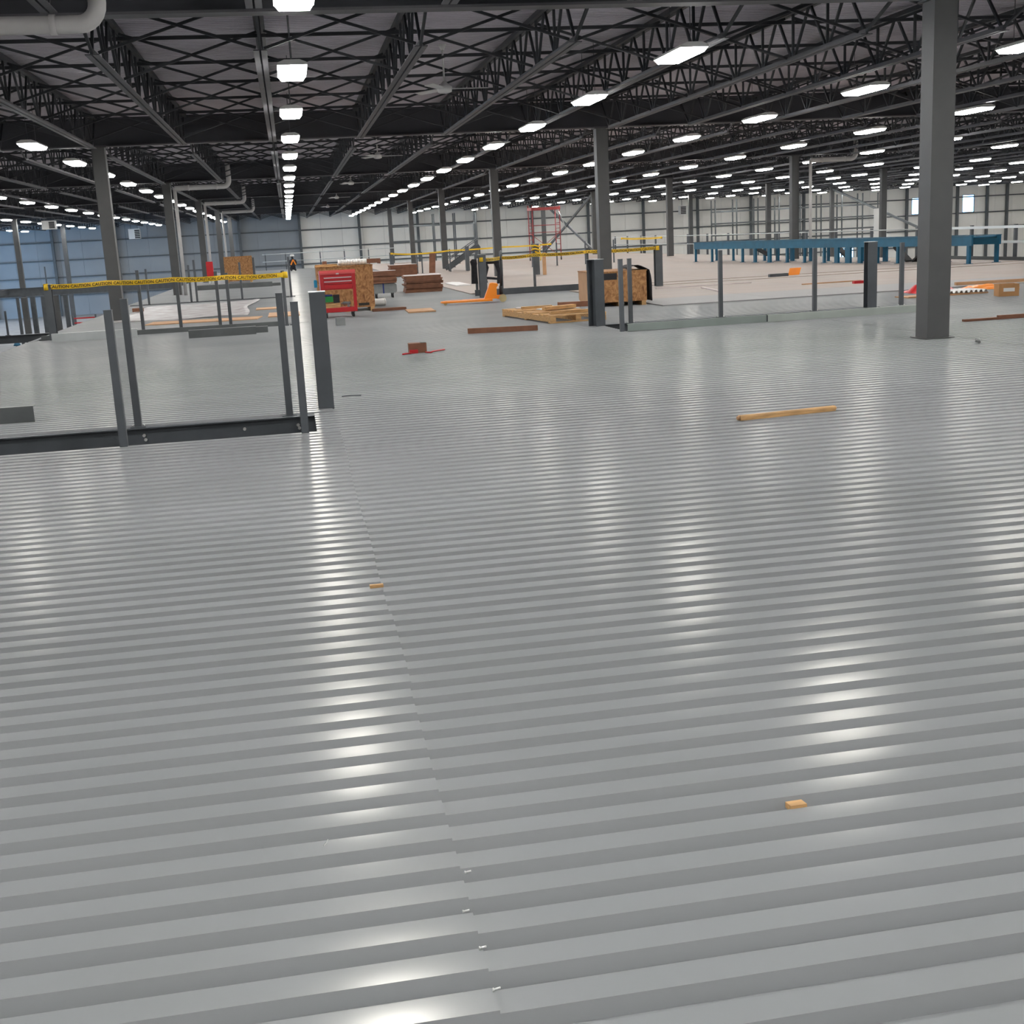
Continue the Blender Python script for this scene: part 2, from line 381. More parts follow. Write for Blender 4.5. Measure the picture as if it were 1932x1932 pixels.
# ------------------------------------------------------------------ roof steel: girders, joists, bridging
GN = ['just behind the viewpoint', 'crossing at the top edge of the photo', 'above the second row of columns', 'above the third row of columns',
      'above the fourth row of columns', 'above the fifth row of columns', 'above the sixth row of columns']
for i, gy in enumerate(GY[:-1]):
    t = thing('roof_girder', 'deep dark steel roof girder '+GN[i], 'girder', (0, gy, 0), group='deep roof girders')
    MB().box(XLEFT, XRIGHT, -0.012, 0.012, 4.11, 4.70).obj('web', GIRDER, t)
    MB().box(XLEFT, XRIGHT, -0.13, 0.13, 4.08, 4.11).obj('bottom_flange', CHORD, t)
    MB().box(XLEFT, XRIGHT, -0.13, 0.13, 4.70, 4.73).obj('top_flange', GIRDER, t)

Y0C, Y1C = 1.95, 15.9
def web_segments():
    out = []; n = 11; st = (Y1C-Y0C)/n
    out.append(((0.16, Z_TOP-0.05), (Y0C+0.05, Z_CH+0.03))); out.append(((BAY-0.16, Z_TOP-0.05), (Y1C-0.05, Z_CH+0.03)))
    for i in range(n):
        a = Y0C+i*st; m = a+st/2; b = a+st
        out.append(((a+0.04, Z_CH+0.03), (m-0.03, Z_TOP-0.05))); out.append(((m+0.03, Z_TOP-0.05), (b-0.04, Z_CH+0.03)))
        if i: out.append(((a, Z_CH+0.03), (a, Z_TOP-0.05)))
    return out
WEBS = web_segments()
web_meshes = [MB().bar((0, *a), (0, *b), 0.036, 0.036, (1, 0, 0)).mesh('web_member', JOIST) for a, b in WEBS]
wj = MB()
for a, b in WEBS: wj.bar((0, *a), (0, *b), 0.036, 0.036, (1, 0, 0))
web_joined = wj.mesh('web_members', JOIST)
top_me = MB().box(-0.075, -0.008, 0.1, BAY-0.1, Z_TOP-0.07, Z_TOP).box(0.008, 0.075, 0.1, BAY-0.1, Z_TOP-0.07, Z_TOP).mesh('top_chord', JOIST)
bot_me = MB()
for s in (-1, 1):
    bot_me.box(min(s*0.012, s*0.085), max(s*0.012, s*0.085), Y0C, Y1C, Z_CH, Z_CH+0.012)
    bot_me.box(min(s*0.012, s*0.022), max(s*0.012, s*0.022), Y0C, Y1C, Z_CH+0.012, Z_CH+0.075)
bot_me = bot_me.mesh('bottom_chord', CHORD)
JX = [-4.2+2.038*k for k in range(-14, 38)]
BAYN = ['bay overhead', 'first bay', 'second bay', 'third bay', 'fourth bay', 'fifth bay', 'sixth bay']
def joist_place(x):
    k = round((x-0.0+0.12)/2.038)
    if k == 0: return 'just left of the straight-ahead light row'
    if k < 0: return ORD[-k-1]+' left of the straight-ahead light row'
    return ORD[k-1]+' right of the straight-ahead light row'
for b in range(7):
    y0 = GY[b]
    for x in JX:
        if not (XLEFT+0.3 < x < XRIGHT-0.3): continue
        if not any(in_view(x, y0+q, Z_CH, 150) for q in (2, 6, 10, 12, 14, 15.8)): continue
        lab = 'dark open-web roof joist, %s, %s' % (BAYN[b], joist_place(x)); grp = 'open-web roof joists'
        t = thing('roof_joist', lab, 'joist', (x, y0, 0), group=grp)
        link('top_chord', top_me, t); link('bottom_chord', bot_me, t)
        if b in (0, 1) and any(in_view(x, y0+q, Z_CH+0.3, 0) for q in (4, 8, 12, 15)):
            for me in web_meshes: link('web_member', me, t)
        else: link('web_members', web_joined, t)
for b in range(7):
    for s in range(6):
        yy = GY[b]+2.15+2.5*s
        if not any(in_view(x, yy, 4.5, 100) for x in (-20, -10, -4, 0, 4, 8, 12, 20, 30, 40, 60)): continue
        t = thing('roof_bridging', 'dark cross-bridging line, %s from its front girder, in the %s' % (ORD[s], BAYN[b]), 'bridging', (0, yy, 0), group='cross-bridging lines between the joists')
        MB().bar((XLEFT+1, 0, Z_TOP-0.16), (XRIGHT-1, 0, Z_TOP-0.16), 0.05, 0.05).obj('bridging_angle', JOIST, t)
        dj = MB(); one = b == 1
        for xa, xb in zip(JX[:-1], JX[1:]):
            if not (in_view(xa, yy, 4.4, 60) or in_view(xb, yy, 4.4, 60)): continue
            for za, zb in ((Z_CH+0.06, Z_TOP-0.1), (Z_TOP-0.1, Z_CH+0.06)):
                if one: MB().bar((xa+0.05, 0.04 if za < zb else -0.04, za), (xb-0.05, 0.04 if za < zb else -0.04, zb), 0.035, 0.035).obj('diagonal', JOIST, t)
                else: dj.bar((xa+0.05, 0.04 if za < zb else -0.04, za), (xb-0.05, 0.04 if za < zb else -0.04, zb), 0.035, 0.035)
        if not one and dj.v: dj.obj('diagonals', JOIST, t)

# ------------------------------------------------------------------ columns
col_me = MB().box(-0.15, 0.15, -0.15, 0.15, ZLOW, 4.08).mesh('shaft', COLUMN)
base_me = MB().box(-0.2, 0.2, -0.2, 0.2, 0.004, 0.012).mesh('deck_collar', COLUMN)
cap_me = MB().box(-0.2, 0.2, -0.18, 0.18, 4.055, 4.078).mesh('cap_plate', COLUMN)
COLN = {(-4.2, 1): 'leftmost tall grey column, rising behind the caution tape', (8.03, 0): 'large grey square column standing nearest on the right',
        (8.03, 1): 'tall grey column behind the strand board box on the right'}
for i, gx in enumerate(GX[:-2]):
    for j, gy in enumerate(GY[1:-1]):
        if not any(in_view(gx, gy, z, 60) for z in (0, 2, 4)): continue
        key = (round(gx, 2), j)
        if key in COLN: lab = COLN[key]
        else: lab = 'grey square steel column, %s back in the %s column line counted from the left' % (ORD[j], ORD[i])
        t = thing('steel_column', lab, 'column', (gx, gy, 0), group='square steel roof columns')
        link('shaft', col_me, t); link('cap_plate', cap_me, t)
        if -5 < gx < 21 and gy < 90: link('deck_collar', base_me, t)
# cross bracing between two far columns
xb = GX[3]
for a, b, lab in (((xb, 81.95, 0.15), (xb, 98.38, 3.9), 'dark diagonal brace rising towards the far wall behind the scaffold'),
                  ((xb, 81.95, 3.9), (xb, 98.38, 0.15), 'dark diagonal brace falling towards the far wall behind the scaffold')):
    dx = 0.06 if b[2] > a[2] else -0.06
    tag(MB().bar((a[0]+dx, a[1], a[2]), (b[0]+dx, b[1], b[2]), 0.1, 0.16).obj('diagonal_brace', GIRT), lab, 'brace')
for a, b, lab in (((GX[5], 81.95, 0.15), (GX[5], 98.38, 3.9), 'dark diagonal brace beside the white panel on the right'),):
    tag(MB().bar(a, b, 0.1, 0.16).obj('diagonal_brace', GIRT), lab, 'brace')

# ------------------------------------------------------------------ fluorescent high-bay lights
LW, LL = 0.38, 1.22
def light_parts():
    h = MB()
    h.prism([(-LW/2-0.01, 0.012), (LW/2+0.01, 0.012), (LW/2, 0.045), (0.1, 0.08), (-0.1, 0.08), (-LW/2, 0.045)], 'y', -LL/2-0.02, LL/2+0.02)
    housing = h.mesh('housing', WHITE)
    t = MB(); a, b_, e = LW/2, LW/2-0.04, LL/2
    vs = [(-a, -e, 0.01), (a, -e, 0.01), (a, e, 0.01), (-a, e, 0.01), (-b_, -e+0.03, -0.045), (b_, -e+0.03, -0.045), (b_, e-0.03, -0.045), (-b_, e-0.03, -0.045)]
    t.add(vs, [(7, 6, 5, 4), (0, 1, 5, 4), (1, 2, 6, 5), (2, 3, 7, 6), (3, 0, 4, 7)])
    tubes = t.mesh('lens', TUBE)
    c = MB()
    for yy in (-0.45, 0.45): c.tube([(0, yy, 0.09), (0, yy, ZROOF-Z_L+0.098)], 0.006, 5)
    return housing, tubes, c.mesh('suspension_wires', GIRT)
Z_L = 3.98
LH, LT, LC = light_parts()
LX = [0.28+5.58*k for k in range(-4, 14)]; LY = [12.72+5.62*k for k in range(-4, 18)]
ROWN = lambda k: ('the row straight ahead over the red tool chest' if k == 0 else
                  ('the %s row to the left of the one ahead' % ORD[-k-1] if k < 0 else 'the %s row to the right of the one ahead' % ORD[k-1]))
nl = 0
for kx in range(-6, 14):
    lx = 0.27+5.33*kx
    for ky in range(-4, 20):  # rows carry on unseen past the viewpoint, added to brighten camera-facing faces
        ly = 11.95+5.36*ky+(0.6 if kx == 0 else 0.0)
        if ly > YBACK-3 or lx < XLEFT+2: continue
        if any(abs(lx-gx) < 0.45 for gx in GX[:-2]) and any(abs(ly-gy) < 1.0 for gy in GY): ly += 1.9
        vis = in_view(lx, ly, Z_L, 60)
        if ky < 1 and not vis and not (-2 <= kx <= 4): continue
        if ky >= 1 and not in_view(lx, ly, Z_L, 500): continue
        lab = ('%s fluorescent high-bay light in %s' % (ORD[ky], ROWN(kx))) if ky >= 0 else '%s unseen fluorescent light behind the viewpoint, %s' % (ORD[-ky-1], ROWN(kx))
        t = thing('high_bay_light', lab, 'light', (lx, ly, Z_L-0.1), group='fluorescent high-bay lights')
        link('housing', LH, t); link('lens', LT, t); nl += 1
        link('suspension_wires', LC, t)

# ------------------------------------------------------------------ ceiling fans
def fan():
    t = thing('ceiling_fan', '', 'ceiling fan', group='white ceiling fans')
    MB().tube([(0, 0, 0.05), (0, 0, 0.70)], 0.016, 8).obj('downrod', WHITE, t)
    MB().tube([(0, 0, 0.62), (0, 0, 0.71)], [0.03, 0.07], 12).obj('canopy', WHITE, t)
    MB().tube([(0, 0, -0.07), (0, 0, -0.05), (0, 0, 0.03), (0, 0, 0.06), (0, 0, 0.12)], [0.07, 0.12, 0.13, 0.08, 0.03], 16).obj('motor', WHITE, t)
    for k in range(3):
        a = math.radians(2+120*k); c, s = math.cos(a), math.sin(a)
        mb = MB(); vs = []
        for r, w in ((0.12, 0.03), (0.2, 0.06), (0.72, 0.08), (0.74, 0.07)):
            for q in (-1, 1):
                for z in (-0.004, 0.004): vs.append((c*r-s*w*q, s*r+c*w*q, z+0.012*q))
        fs = []
        for i in range(3):
            b = i*4
            fs += [(b, b+4, b+6, b+2), (b+1, b+3, b+7, b+5), (b, b+1, b+5, b+4), (b+2, b+6, b+7, b+3)]
        fs += [(0, 2, 3, 1), (12, 13, 15, 14)]
        mb.add(vs, fs).obj('blade', WHITE, t)
    return t
f0 = fan()
for i, (fy, w) in enumerate(((21.6, 'nearest and largest'), (37.6, 'second'), (53.4, 'third'), (69.0, 'fourth'), (84.6, 'fifth and smallest'))):
    t = f0 if i == 0 else copy_tree(f0)
    t.location = (2.84, fy, 4.02); t['label'] = 'white three-blade ceiling fan, %s in the line right of the straight-ahead lights' % w

# ------------------------------------------------------------------ white roof drain pipes
def bend(p, q, r, rad, n=6):
    return None
def drain(x0, x1, y, z, r, lab, down=True):
    t = thing('drain_pipe', lab, 'pipe', group='white roof drain pipes')
    e = 0.2; pts = [(x0, y, z), (x1-e, y, z)]
    for k in range(1, 6):
        a = math.pi/2*k/6; pts.append((x1-e+e*math.sin(a), y, z+e-e*math.cos(a)))
    pts += [(x1, y, z+e), (x1, y, ZROOF-0.02)]
    MB().tube(pts, r, 12).obj('horizontal_run', PVC, t)
    for q in (x0+0.5, x1-0.45): MB().tube([(q-0.03, y, z), (q+0.03, y, z)], r*1.12, 12).obj('coupling', PVC, t)
    if down:
        MB().tube([(x0, y, z), (x0, y, 0.0)], r*0.7, 10).obj('downpipe', PVC, t)
drain(-3.9, -1.68, 13.75, 3.86, 0.09, 'large white drain pipe bending up at the top left corner', True)
drain(-3.85, -1.9, 47.4, 3.83, 0.09, 'white drain pipe bending up beside the second left column')
drain(-3.85, -1.9, 81.0, 3.86, 0.09, 'small white drain pipe far off beside the left columns')
drain(20.6, 22.5, 47.4, 3.83, 0.09, 'white drain pipe under the lights at the upper right')
drain(-3.85, -1.9, 64.2, 3.83, 0.09, 'white drain pipe between the other two at the left columns')

# unit heaters and the like on the far wall
def heater(x, y, z, w, h, lab, flip=1):
    t = thing('unit_heater', lab, 'heater', (x, y, z), group='unit heaters by the far wall')
    MB().box(-w/2, w/2, -0.35, 0.35, 0, h).obj('casing', WHITE, t)
    g = MB(); sx = -w/2 if flip < 0 else 0.02
    for i in range(5): g.box(sx+0.02, sx+w/2-0.03, -0.37, -0.352, 0.05+i*(h-0.1)/5, 0.05+(i+0.75)*(h-0.1)/5)
    g.obj('louvre', BLACK, t)
    for s in (-1, 1): MB().tube([(s*w*0.3, 0, h), (s*w*0.3, 0, ZROOF-z)], 0.02, 6).obj('hanger', GIRT, t)
heater(-12.95, 113.2, 2.9, 0.95, 0.85, 'white unit heater with black louvre on the far wall at left')
heater(36.8, 113.2, 2.62, 1.1, 0.8, 'white unit heater with black louvre on the far wall at centre right', -1)
heater(-13.9, 79.0, 3.3, 0.75, 0.5, 'small pale unit heater under the roof at far left')

# ------------------------------------------------------------------ mezzanine framing below and beside the deck
def ibeam(name, a, b, depth, ztop, lab, w=0.16, bolts=(), material=BEAM):
    a = Vector(a); b = Vector(b); d = b-a; L = d.length
    t = thing(name, lab, 'beam', (a.x, a.y, 0), math.atan2(d.y, d.x), group='dark mezzanine beams')
    MB().box(0, L, -0.006, 0.006, ztop-depth+0.012, ztop-0.012).obj('web', material, t)
    MB().box(0, L, -w/2, w/2, ztop-0.012, ztop).obj('top_flange', material, t)
    MB().box(0, L, -w/2, w/2, ztop-depth, ztop-depth+0.012).obj('bottom_flange', material, t)
    for u, z in bolts: MB().tube([(u, -0.03, z), (u, -0.006, z)], 0.016, 6).obj('bolt', SCREW if z > -0.16 else BLACK, t)
    return t
ibeam('floor_beam', (-5.1, 11.78), (0.16, 11.78), 0.36, -0.012, 'dark floor beam exposed in the near slot left of the deck seam', 0.14,
      bolts=((3.63, -0.09), (3.64, -0.13), (2.1, -0.16), (4.55, -0.1), (5.05, -0.1), (5.06, -0.13)))
ibeam('floor_beam', (-5.1, 10.5), (0.16, 10.5), 0.36, -0.045, 'dark floor beam under the near edge of the slot left of the seam', 0.14)
ibeam('floor_beam', (-5.1, 26.24), (0.1, 26.24), 0.36, -0.012, 'dark floor beam in the second slot behind the grey channels at left', 0.14)
ibeam('floor_beam', (-5.1, 41.14), (0.1, 41.14), 0.36, -0.012, 'dark floor beam in the third slot beyond the white sheeting at left', 0.14)
ibeam('floor_beam', (5.1, 20.58), (10.1, 20.58), 0.36, -0.012, 'dark floor beam in the slot behind the galvanised kick plates', 0.14)
ibeam('floor_beam', (4.9, 34.28), (9.6, 34.28), 0.36, -0.012, 'dark floor beam in the slot behind the pallet truck', 0.14)
ibeam('edge_beam', (-5.16, -1.3), (-5.16, 90), 0.4, -0.02, 'dark edge beam along the left edge of the mezzanine deck', 0.1)
ibeam('edge_beam', (22.1, 20), (22.1, 90), 0.4, -0.02, 'dark edge beam along the right edge of the mezzanine deck', 0.1)
ibeam('floor_beam', (-21.5, 28.2), (-5.25, 28.2), 0.17, 0.0, 'dark open floor beam left of the deck edge at lower left')
ibeam('floor_beam', (-21.5, 77.5), (-5.3, 77.5), 0.5, -0.02, 'deep dark floor beam crossing the void at far left')
ibeam('floor_beam', (-16.4, 28.4), (-16.4, 77.3), 0.3, -0.05, 'dark floor beam running away from the viewer in the left void')
LP = ['leftmost of the posts under the deep beam in the left void'] + ['%s post from the left under the deep beam in the left void' % ORD[i] for i in range(1, 7)]
for i, (x, yy, w) in enumerate(((-15.95, 77.4, .16), (-15.3, 76.0, .3), (-15.1, 77.4, .26), (-14.5, 77.4, .24), (-14.12, 75.6, .14), (-13.7, 76.8, .34), (-13.2, 77.2, .24))):
    t = thing('support_post', 'dark steel post, '+LP[i], 'post', (x, yy, 0), group='posts under the deep beam at left')
    MB().box(-w/2, w/2, -w/2, w/2, ZLOW+0.02, -0.53).obj('shaft', COLUMN if i in (1, 5) else BEAM, t)
    MB().box(-w*0.8, w*0.8, -w*0.8, w*0.8, ZLOW, ZLOW+0.02).obj('base_plate', BEAM, t)
for i, x in enumerate((-16.9, -14.2, -9.9)):
    t = thing('guard_post', 'thin guard post on the deep beam in the left void, %s from the left' % ORD[i], 'post', (x, 77.45, 0), group='thin posts over the left void')
    MB().box(-0.035, 0.035, -0.035, 0.035, -0.02, 1.15).obj('tube', POST, t); MB().box(-0.06, 0.06, -0.06, 0.06, -0.02, -0.008).obj('base_plate', POST, t)
for x, lab in ((-6.1, 'thin guard post on the open beam at the left edge of the photo'),):
    t = thing('guard_post', lab, 'post', (x, 28.2, 0), group='thin posts over the left void')
    MB().box(-0.02, 0.02, -0.02, 0.02, 0, 0.52).obj('tube', POST, t); MB().box(-0.05, 0.05, -0.05, 0.05, 0.0, 0.01).obj('base_plate', POST, t)
t = thing('column_stub', 'grey stub column standing in the left void by the deck edge', 'post', (-5.55, 28.0, 0))
MB().box(-0.11, 0.11, -0.11, 0.11, ZLOW, -0.17).obj('shaft', COLUMN, t); MB().box(-0.16, 0.16, -0.12, 0.12, -0.19, -0.172).obj('cap_plate', COLUMN, t)
# red guard rail on the lower floor
t = thing('red_barrier', 'red guard rail on the lower floor beyond the deck edge at left', 'barrier', (-14.4, 86, ZLOW))
for x in (0, 1.45): MB().box(x-0.05, x+0.05, -0.05, 0.05, 0, 1.25).obj('post', POST, t)
for z in (0.45, 0.75, 1.05): MB().box(0.05, 1.4, -0.03, 0.03, z-0.04, z+0.04).obj('rail', RED, t)

# ------------------------------------------------------------------ guard posts and column stubs on the deck
PW = 0.032
def gpost(x, y, h, lab, z0=0.0, w=PW, lean=0.0):
    t = thing('guard_post', lab, 'post', (x, y, 0), group='square guard posts')
    MB().box(-w, w, -w, w, z0+0.008, h-0.004).obj('tube', POST, t)
    MB().box(-w-0.002, w+0.002, -w-0.002, w+0.002, h-0.004, h+0.002).obj('cap', POST, t)
    MB().box(-0.07, 0.07, -0.055, 0.055, z0, z0+0.008).obj('base_plate', POST, t)
    for s in (-1, 1): MB().tube([(s*0.052, 0, z0+0.008), (s*0.052, 0, z0+0.02)], 0.008, 6).obj('bolt', SCREW, t)
    return t
def hstub(x, y, h, lab, w=0.15, rz=0.0):
    t = thing('column_stub', lab, 'post', (x, y, 0), rz, group='H-section column stubs')
    a = w/2
    MB().box(-a, a, -a, -a+0.012, -0.04, h).obj('flange', POST, t); MB().box(-a, a, a-0.012, a, -0.04, h).obj('flange', POST, t)
    MB().box(-0.005, 0.005, -a+0.012, a-0.012, -0.04, h).obj('web', POST, t)
    MB().box(-a-0.004, a+0.004, -a-0.004, a+0.004, h, h+0.008).obj('cap_plate', GALV, t)
    return t
gpost(-1.482, 10.50, 1.13, 'nearer of the two slate posts at the left in the near slot', -0.045)
gpost(-1.515, 11.80, 1.17, 'farther of the two slate posts at the left in the near slot', -0.012)
gpost(-0.12, 11.83, 1.14, 'farther of the two slate posts left of the big stub by the seam', -0.012)
gpost(0.01, 10.50, 1.11, 'nearer of the two slate posts left of the big stub by the seam', -0.045)
hstub(0.235, 12.06, 1.12, 'dark H-section stub column beside the deck seam, nearest on the left', 0.15)
gpost(5.03, 18.74, 1.11, 'slate post just right of the right-hand stub column, at the slot corner', -0.04)
gpost(5.66, 20.5, 1.07, 'slate post at the left end of the galvanised kick plates', -0.012)
gpost(7.27, 20.5, 1.12, 'slate post behind the middle of the first kick plate', -0.012)
gpost(8.99, 20.5, 1.07, 'slate post behind the second kick plate', -0.012)
hstub(10.03, 20.5, 1.12, 'broad slate stub behind the second kick plate, left of the big column', 0.17)
gpost(10.62, 20.5, 1.08, 'slate post at the right end of the second kick plate', -0.012)
hstub(4.99, 20.2, 1.09, 'dark H-section stub column in front of the strand board box', 0.2, 0.5)
# second left row
gpost(-3.04, 26.2, 1.25, 'slate post far left in the second left slot, by the bright channel end', -0.012)
gpost(-2.29, 26.2, 1.02, 'slate post left of the grey channels in the second left slot', -0.012)
gpost(-1.5, 26.2, 1.14, 'left one of the two slate posts behind the grey channels', -0.012)
gpost(-1.29, 26.2, 1.1, 'right one of the two slate posts behind the grey channels', -0.012)
gpost(-0.15, 25.43, 1.1, 'slate post carrying the right end of the left caution tape', -0.0)
hstub(-4.66, 25.45, 1.08, 'slate stub column carrying the left end of the left caution tape', 0.14)
# third left row
gpost(-3.18, 41.1, 1.15, 'left post of the pair beyond the white sheeting', -0.012)
gpost(-3.0, 41.1, 1.3, 'right post of the pair beyond the white sheeting', -0.012)
gpost(-1.58, 41.1, 1.15, 'lone post beyond the white sheeting in front of the upright panel', -0.012)
gpost(-0.02, 39.9, 1.25, 'post beyond the tape end, in front of the distant worker', 0.0)
gpost(-4.5, 41.1, 1.1, 'post at the left deck edge beyond the white sheeting', -0.012)
# right middle row
gpost(4.95, 33.4, 1.1, 'slate post with the black coat, left of the pallet truck stub', -0.0)
gpost(5.64, 33.4, 1.15, 'slate post right behind the pallet truck handle', -0.0)
gpost(6.55, 33.4, 1.1, 'slate post rising from the dark toe board behind the pallet', -0.0)
gpost(8.04, 33.4, 1.08, 'slate post behind the left side of the strand board box', -0.0)
hstub(4.95, 32.3, 1.1, 'broad slate stub behind the pallet truck with tape round its top', 0.19)
hstub(9.72, 32.3, 1.1, 'broad slate stub at the right end of the middle caution tape', 0.19)
hstub(9.4, 47.4, 1.18, 'slate stub bundled with yellow tape in front of the scaffold', 0.2)
for i, (x, h) in enumerate(((4.72, 1.05), (5.9, 0.95), (6.13, 1.0), (7.46, 1.07), (8.28, 1.15), (9.92, 1.1), (11.4, 1.1), (12.6, 1.1), (14.0, 1.1), (15.4, 1.1))):
    gpost(x, 58.5, h, 'slate post in the railing row beyond the board stacks, %s from the left' % ORD[i], 0.022, 0.03 if i not in (0, 4) else 0.09)
EDGE_Y = [82.7, 79.6, 76.4, 73.2, 70.2, 67.0, 63.7, 60.5, 57.4, 54.1, 50.8, 47.9, 44.7, 41.2, 37.6, 35.1]
for i, yy in enumerate(EDGE_Y):
    gpost(21.9, yy, 1.1, 'slate post of the railing along the right deck edge, %s from the far end' % ORD[i], 0.022, 0.045)
for i, x in enumerate((-1.6, -0.2, 2.2, 3.9, 5.6, 7.2)):
    gpost(x, 89.2, 1.15, 'small dark post at the far end of the deck, %s from the left' % ORD[i], 0.0, 0.035)
t = thing('handrail', 'thin galvanised rails along the right deck edge behind the conveyor', 'handrail', (21.8, 0, 0))
for z in (1.03, 0.58): MB().tube([(0, 83.0, z), (0, 39.3, z)], 0.024, 6).obj('rail', GALV, t)
t = thing('handrail', 'pale pipe rail across the far end of the deck by the worker', 'handrail', (0, 89.2, 0))
for z in (1.1, 0.6): MB().tube([(-1.8, -0.1, z), (7.4, -0.1, z)], 0.028, 6).obj('rail', GALV, t)

# kick plates, toe boards, loose channels
def channel(name, x0, x1, y, h, lab, material, d=0.05, rz=0.0, lip=0.006, cat='channel'):
    # C section lying along x, web towards the viewer
    mb = MB(); L = x1-x0; t_ = lip
    mb.prism([(0, 0), (d, 0), (d, t_), (t_, t_), (t_, h-t_), (d, h-t_), (d, h), (0, h)], 'x', 0, L)
    o = mb.obj(name, material, None, (x0, y, 0.001), rz); return tag(o, lab, cat)
channel('kick_plate', 5.10, 7.385, 18.66, 0.115, 'galvanised kick plate along the slot, left one of the pair', KICKA, 0.05, 0.012)
channel('kick_plate', 7.40, 10.0, 18.66, 0.115, 'galvanised kick plate along the slot, right one of the pair', KICKB, 0.05, 0.02)
channel('toe_board', 4.87, 8.1, 33.28, 0.16, 'dark steel toe board behind the wooden pallet', BEAM, 0.05)
channel('toe_board', -4.9, -0.26, 25.44, 0.1, 'dark low steel strip along the second left slot', GALVD, 0.04)
channel('steel_channel', -3.5, -2.59, 12.6, 0.165, 'grey steel channel cut off by the left edge of the photo', GALVD, 0.09)
channel('steel_channel', -1.93, -0.71, 23.4, 0.15, 'dull grey channel in front of the tape posts, nearer of two', GALVD, 0.18, 0.03)
channel('steel_channel', -1.6, -0.50, 23.75, 0.12, 'dull grey channel in front of the tape posts, farther of two', GALVD, 0.12, 0.02)
channel('steel_channel', -4.58, -3.0, 24.75, 0.165, 'bright galvanised channel with shining end at the left deck edge', GALV, 0.1, 0.02)
channel('steel_channel', -3.8, -0.75, 52.3, 0.2, 'long dark channel in front of the upright strand board panel', GALVD, 0.25, 0.0)
channel('steel_channel', -2.9, -0.42, 52.8, 0.13, 'thinner dark channel lying behind the long dark channel at left', GALVD, 0.15, 0.0)

# ------------------------------------------------------------------ caution tape
def text_mesh(body, size):
    cu = bpy.data.curves.new('lettering', 'FONT'); cu.body = body; cu.size = size; cu.resolution_u = 2; cu.offset = 0.0015
    ob = bpy.data.objects.new('lettering', cu); C.objects.link(ob)
    dg = bpy.context.evaluated_depsgraph_get(); me = bpy.data.meshes.new_from_object(ob.evaluated_get(dg))
    bpy.data.objects.remove(ob); bpy.data.curves.remove(cu)
    me.materials.clear(); me.materials.append(INK)
    return me
TXT = text_mesh('CAUTION', 0.082)
def tape(pts, w, lab, lettering=True, sag=0.02):
    t = thing('caution_tape', lab, 'tape', group='yellow caution tapes')
    P = []
    for a, b in zip(pts[:-1], pts[1:]):
        a = Vector(a); b = Vector(b); n = max(2, int((b-a).length/0.25))
        for i in range(n):
            u = i/n; q = a.lerp(b, u); q.z -= sag*4*u*(1-u); P.append(q)
    P.append(Vector(pts[-1])); mb = MB(); vs = []
    for i, q in enumerate(P):
        k = 0.012*math.sin(i*1.3)
        dq = P[min(i+1, len(P)-1)]-P[max(i-1, 0)]; nn = Vector((-dq.y, dq.x, 0)).normalized()
        up = Vector((0, 0, w/2))
        vs += [q+nn*k-up, q-nn*k+up, q+nn*(0.002-k)+up, q+nn*(k+0.002)-up]
    fs = []
    for i in range(len(P)-1):
        b = i*4; fs += [(b, b+4, b+5, b+1), (b+2, b+6, b+7, b+3), (b+1, b+5, b+6, b+2), (b+3, b+7, b+4, b)]
    mb.add(vs, fs); mb.obj('ribbon', TAPE, t)
    for e in (P[0], P[-1]): MB().tube([(e.x, e.y+0.03, e.z-w*0.7), (e.x, e.y+0.03, e.z+w*0.6)], [0.055, 0.05], 8).obj('knot', TAPE, t)
    if lettering:
        d = 0.06; tot = [0.0]
        for a, b in zip(P[:-1], P[1:]): tot.append(tot[-1]+(b-a).length)
        while d < tot[-1]-0.36:
            i = max(j for j in range(len(tot)) if tot[j] <= d); j = min(i+1, len(P)-1)
            k = max(j2 for j2 in range(len(tot)) if tot[j2] <= d+0.34); k2 = min(k+1, len(P)-1)
            a = P[i].lerp(P[j], (d-tot[i])/max(1e-6, tot[j]-tot[i])); b = P[k].lerp(P[k2], (d+0.34-tot[k])/max(1e-6, tot[k2]-tot[k]))
            dv = b-a
            o = link('lettering', TXT, t); o.location = (a.x, min(a.y, b.y)-0.02, a.z-0.029)
            o.rotation_euler = (math.pi/2, -math.atan2(dv.z, dv.x), math.atan2(dv.y, dv.x)); d += 0.40
    return t
tape([(-4.68, 25.38, 1.04), (-3.55, 25.5, 1.05), (-2.28, 25.5, 1.04), (-1.26, 25.45, 1.03), (-0.10, 25.36, 1.02)], 0.095, 'yellow caution tape strung across the left side between posts')
tape([(4.92, 32.18, 0.98), (5.60, 33.3, 0.97), (6.52, 33.33, 1.0), (8.03, 33.33, 1.01), (9.68, 32.18, 1.03)], 0.085, 'yellow caution tape strung behind the pallet and strand board box')
tape([(4.72, 58.36, 1.0), (5.9, 58.42, 0.93), (7.46, 58.42, 1.0), (9.92, 58.42, 1.03), (12.3, 58.42, 1.05)], 0.065, 'distant yellow tape beyond the board stacks', False)
tape([(21.77, 80.5, 0.97), (21.77, 76.3, 0.93), (21.77, 71.5, 0.97)], 0.11, 'short distant yellow tape on the right edge railing', False)
tb = thing('tape_bundle', 'yellow tape bundled round the stub in front of the scaffold', 'tape', (9.4, 47.4, 0))
for z, r in ((0.86, 0.15), (0.98, 0.16), (1.10, 0.15)):
    MB().tube([(r*math.cos(k*math.pi/4+0.39), r*math.sin(k*math.pi/4+0.39), z+0.03*math.sin(k*1.7)) for k in range(9)], 0.035, 6).obj('wrap', TAPE, tb)
MB().tube([(0.1, -0.16, 0.9), (0.16, -0.18, 0.72), (0.12, -0.17, 0.55)], 0.02, 6).obj('loose_end', TAPE, tb)
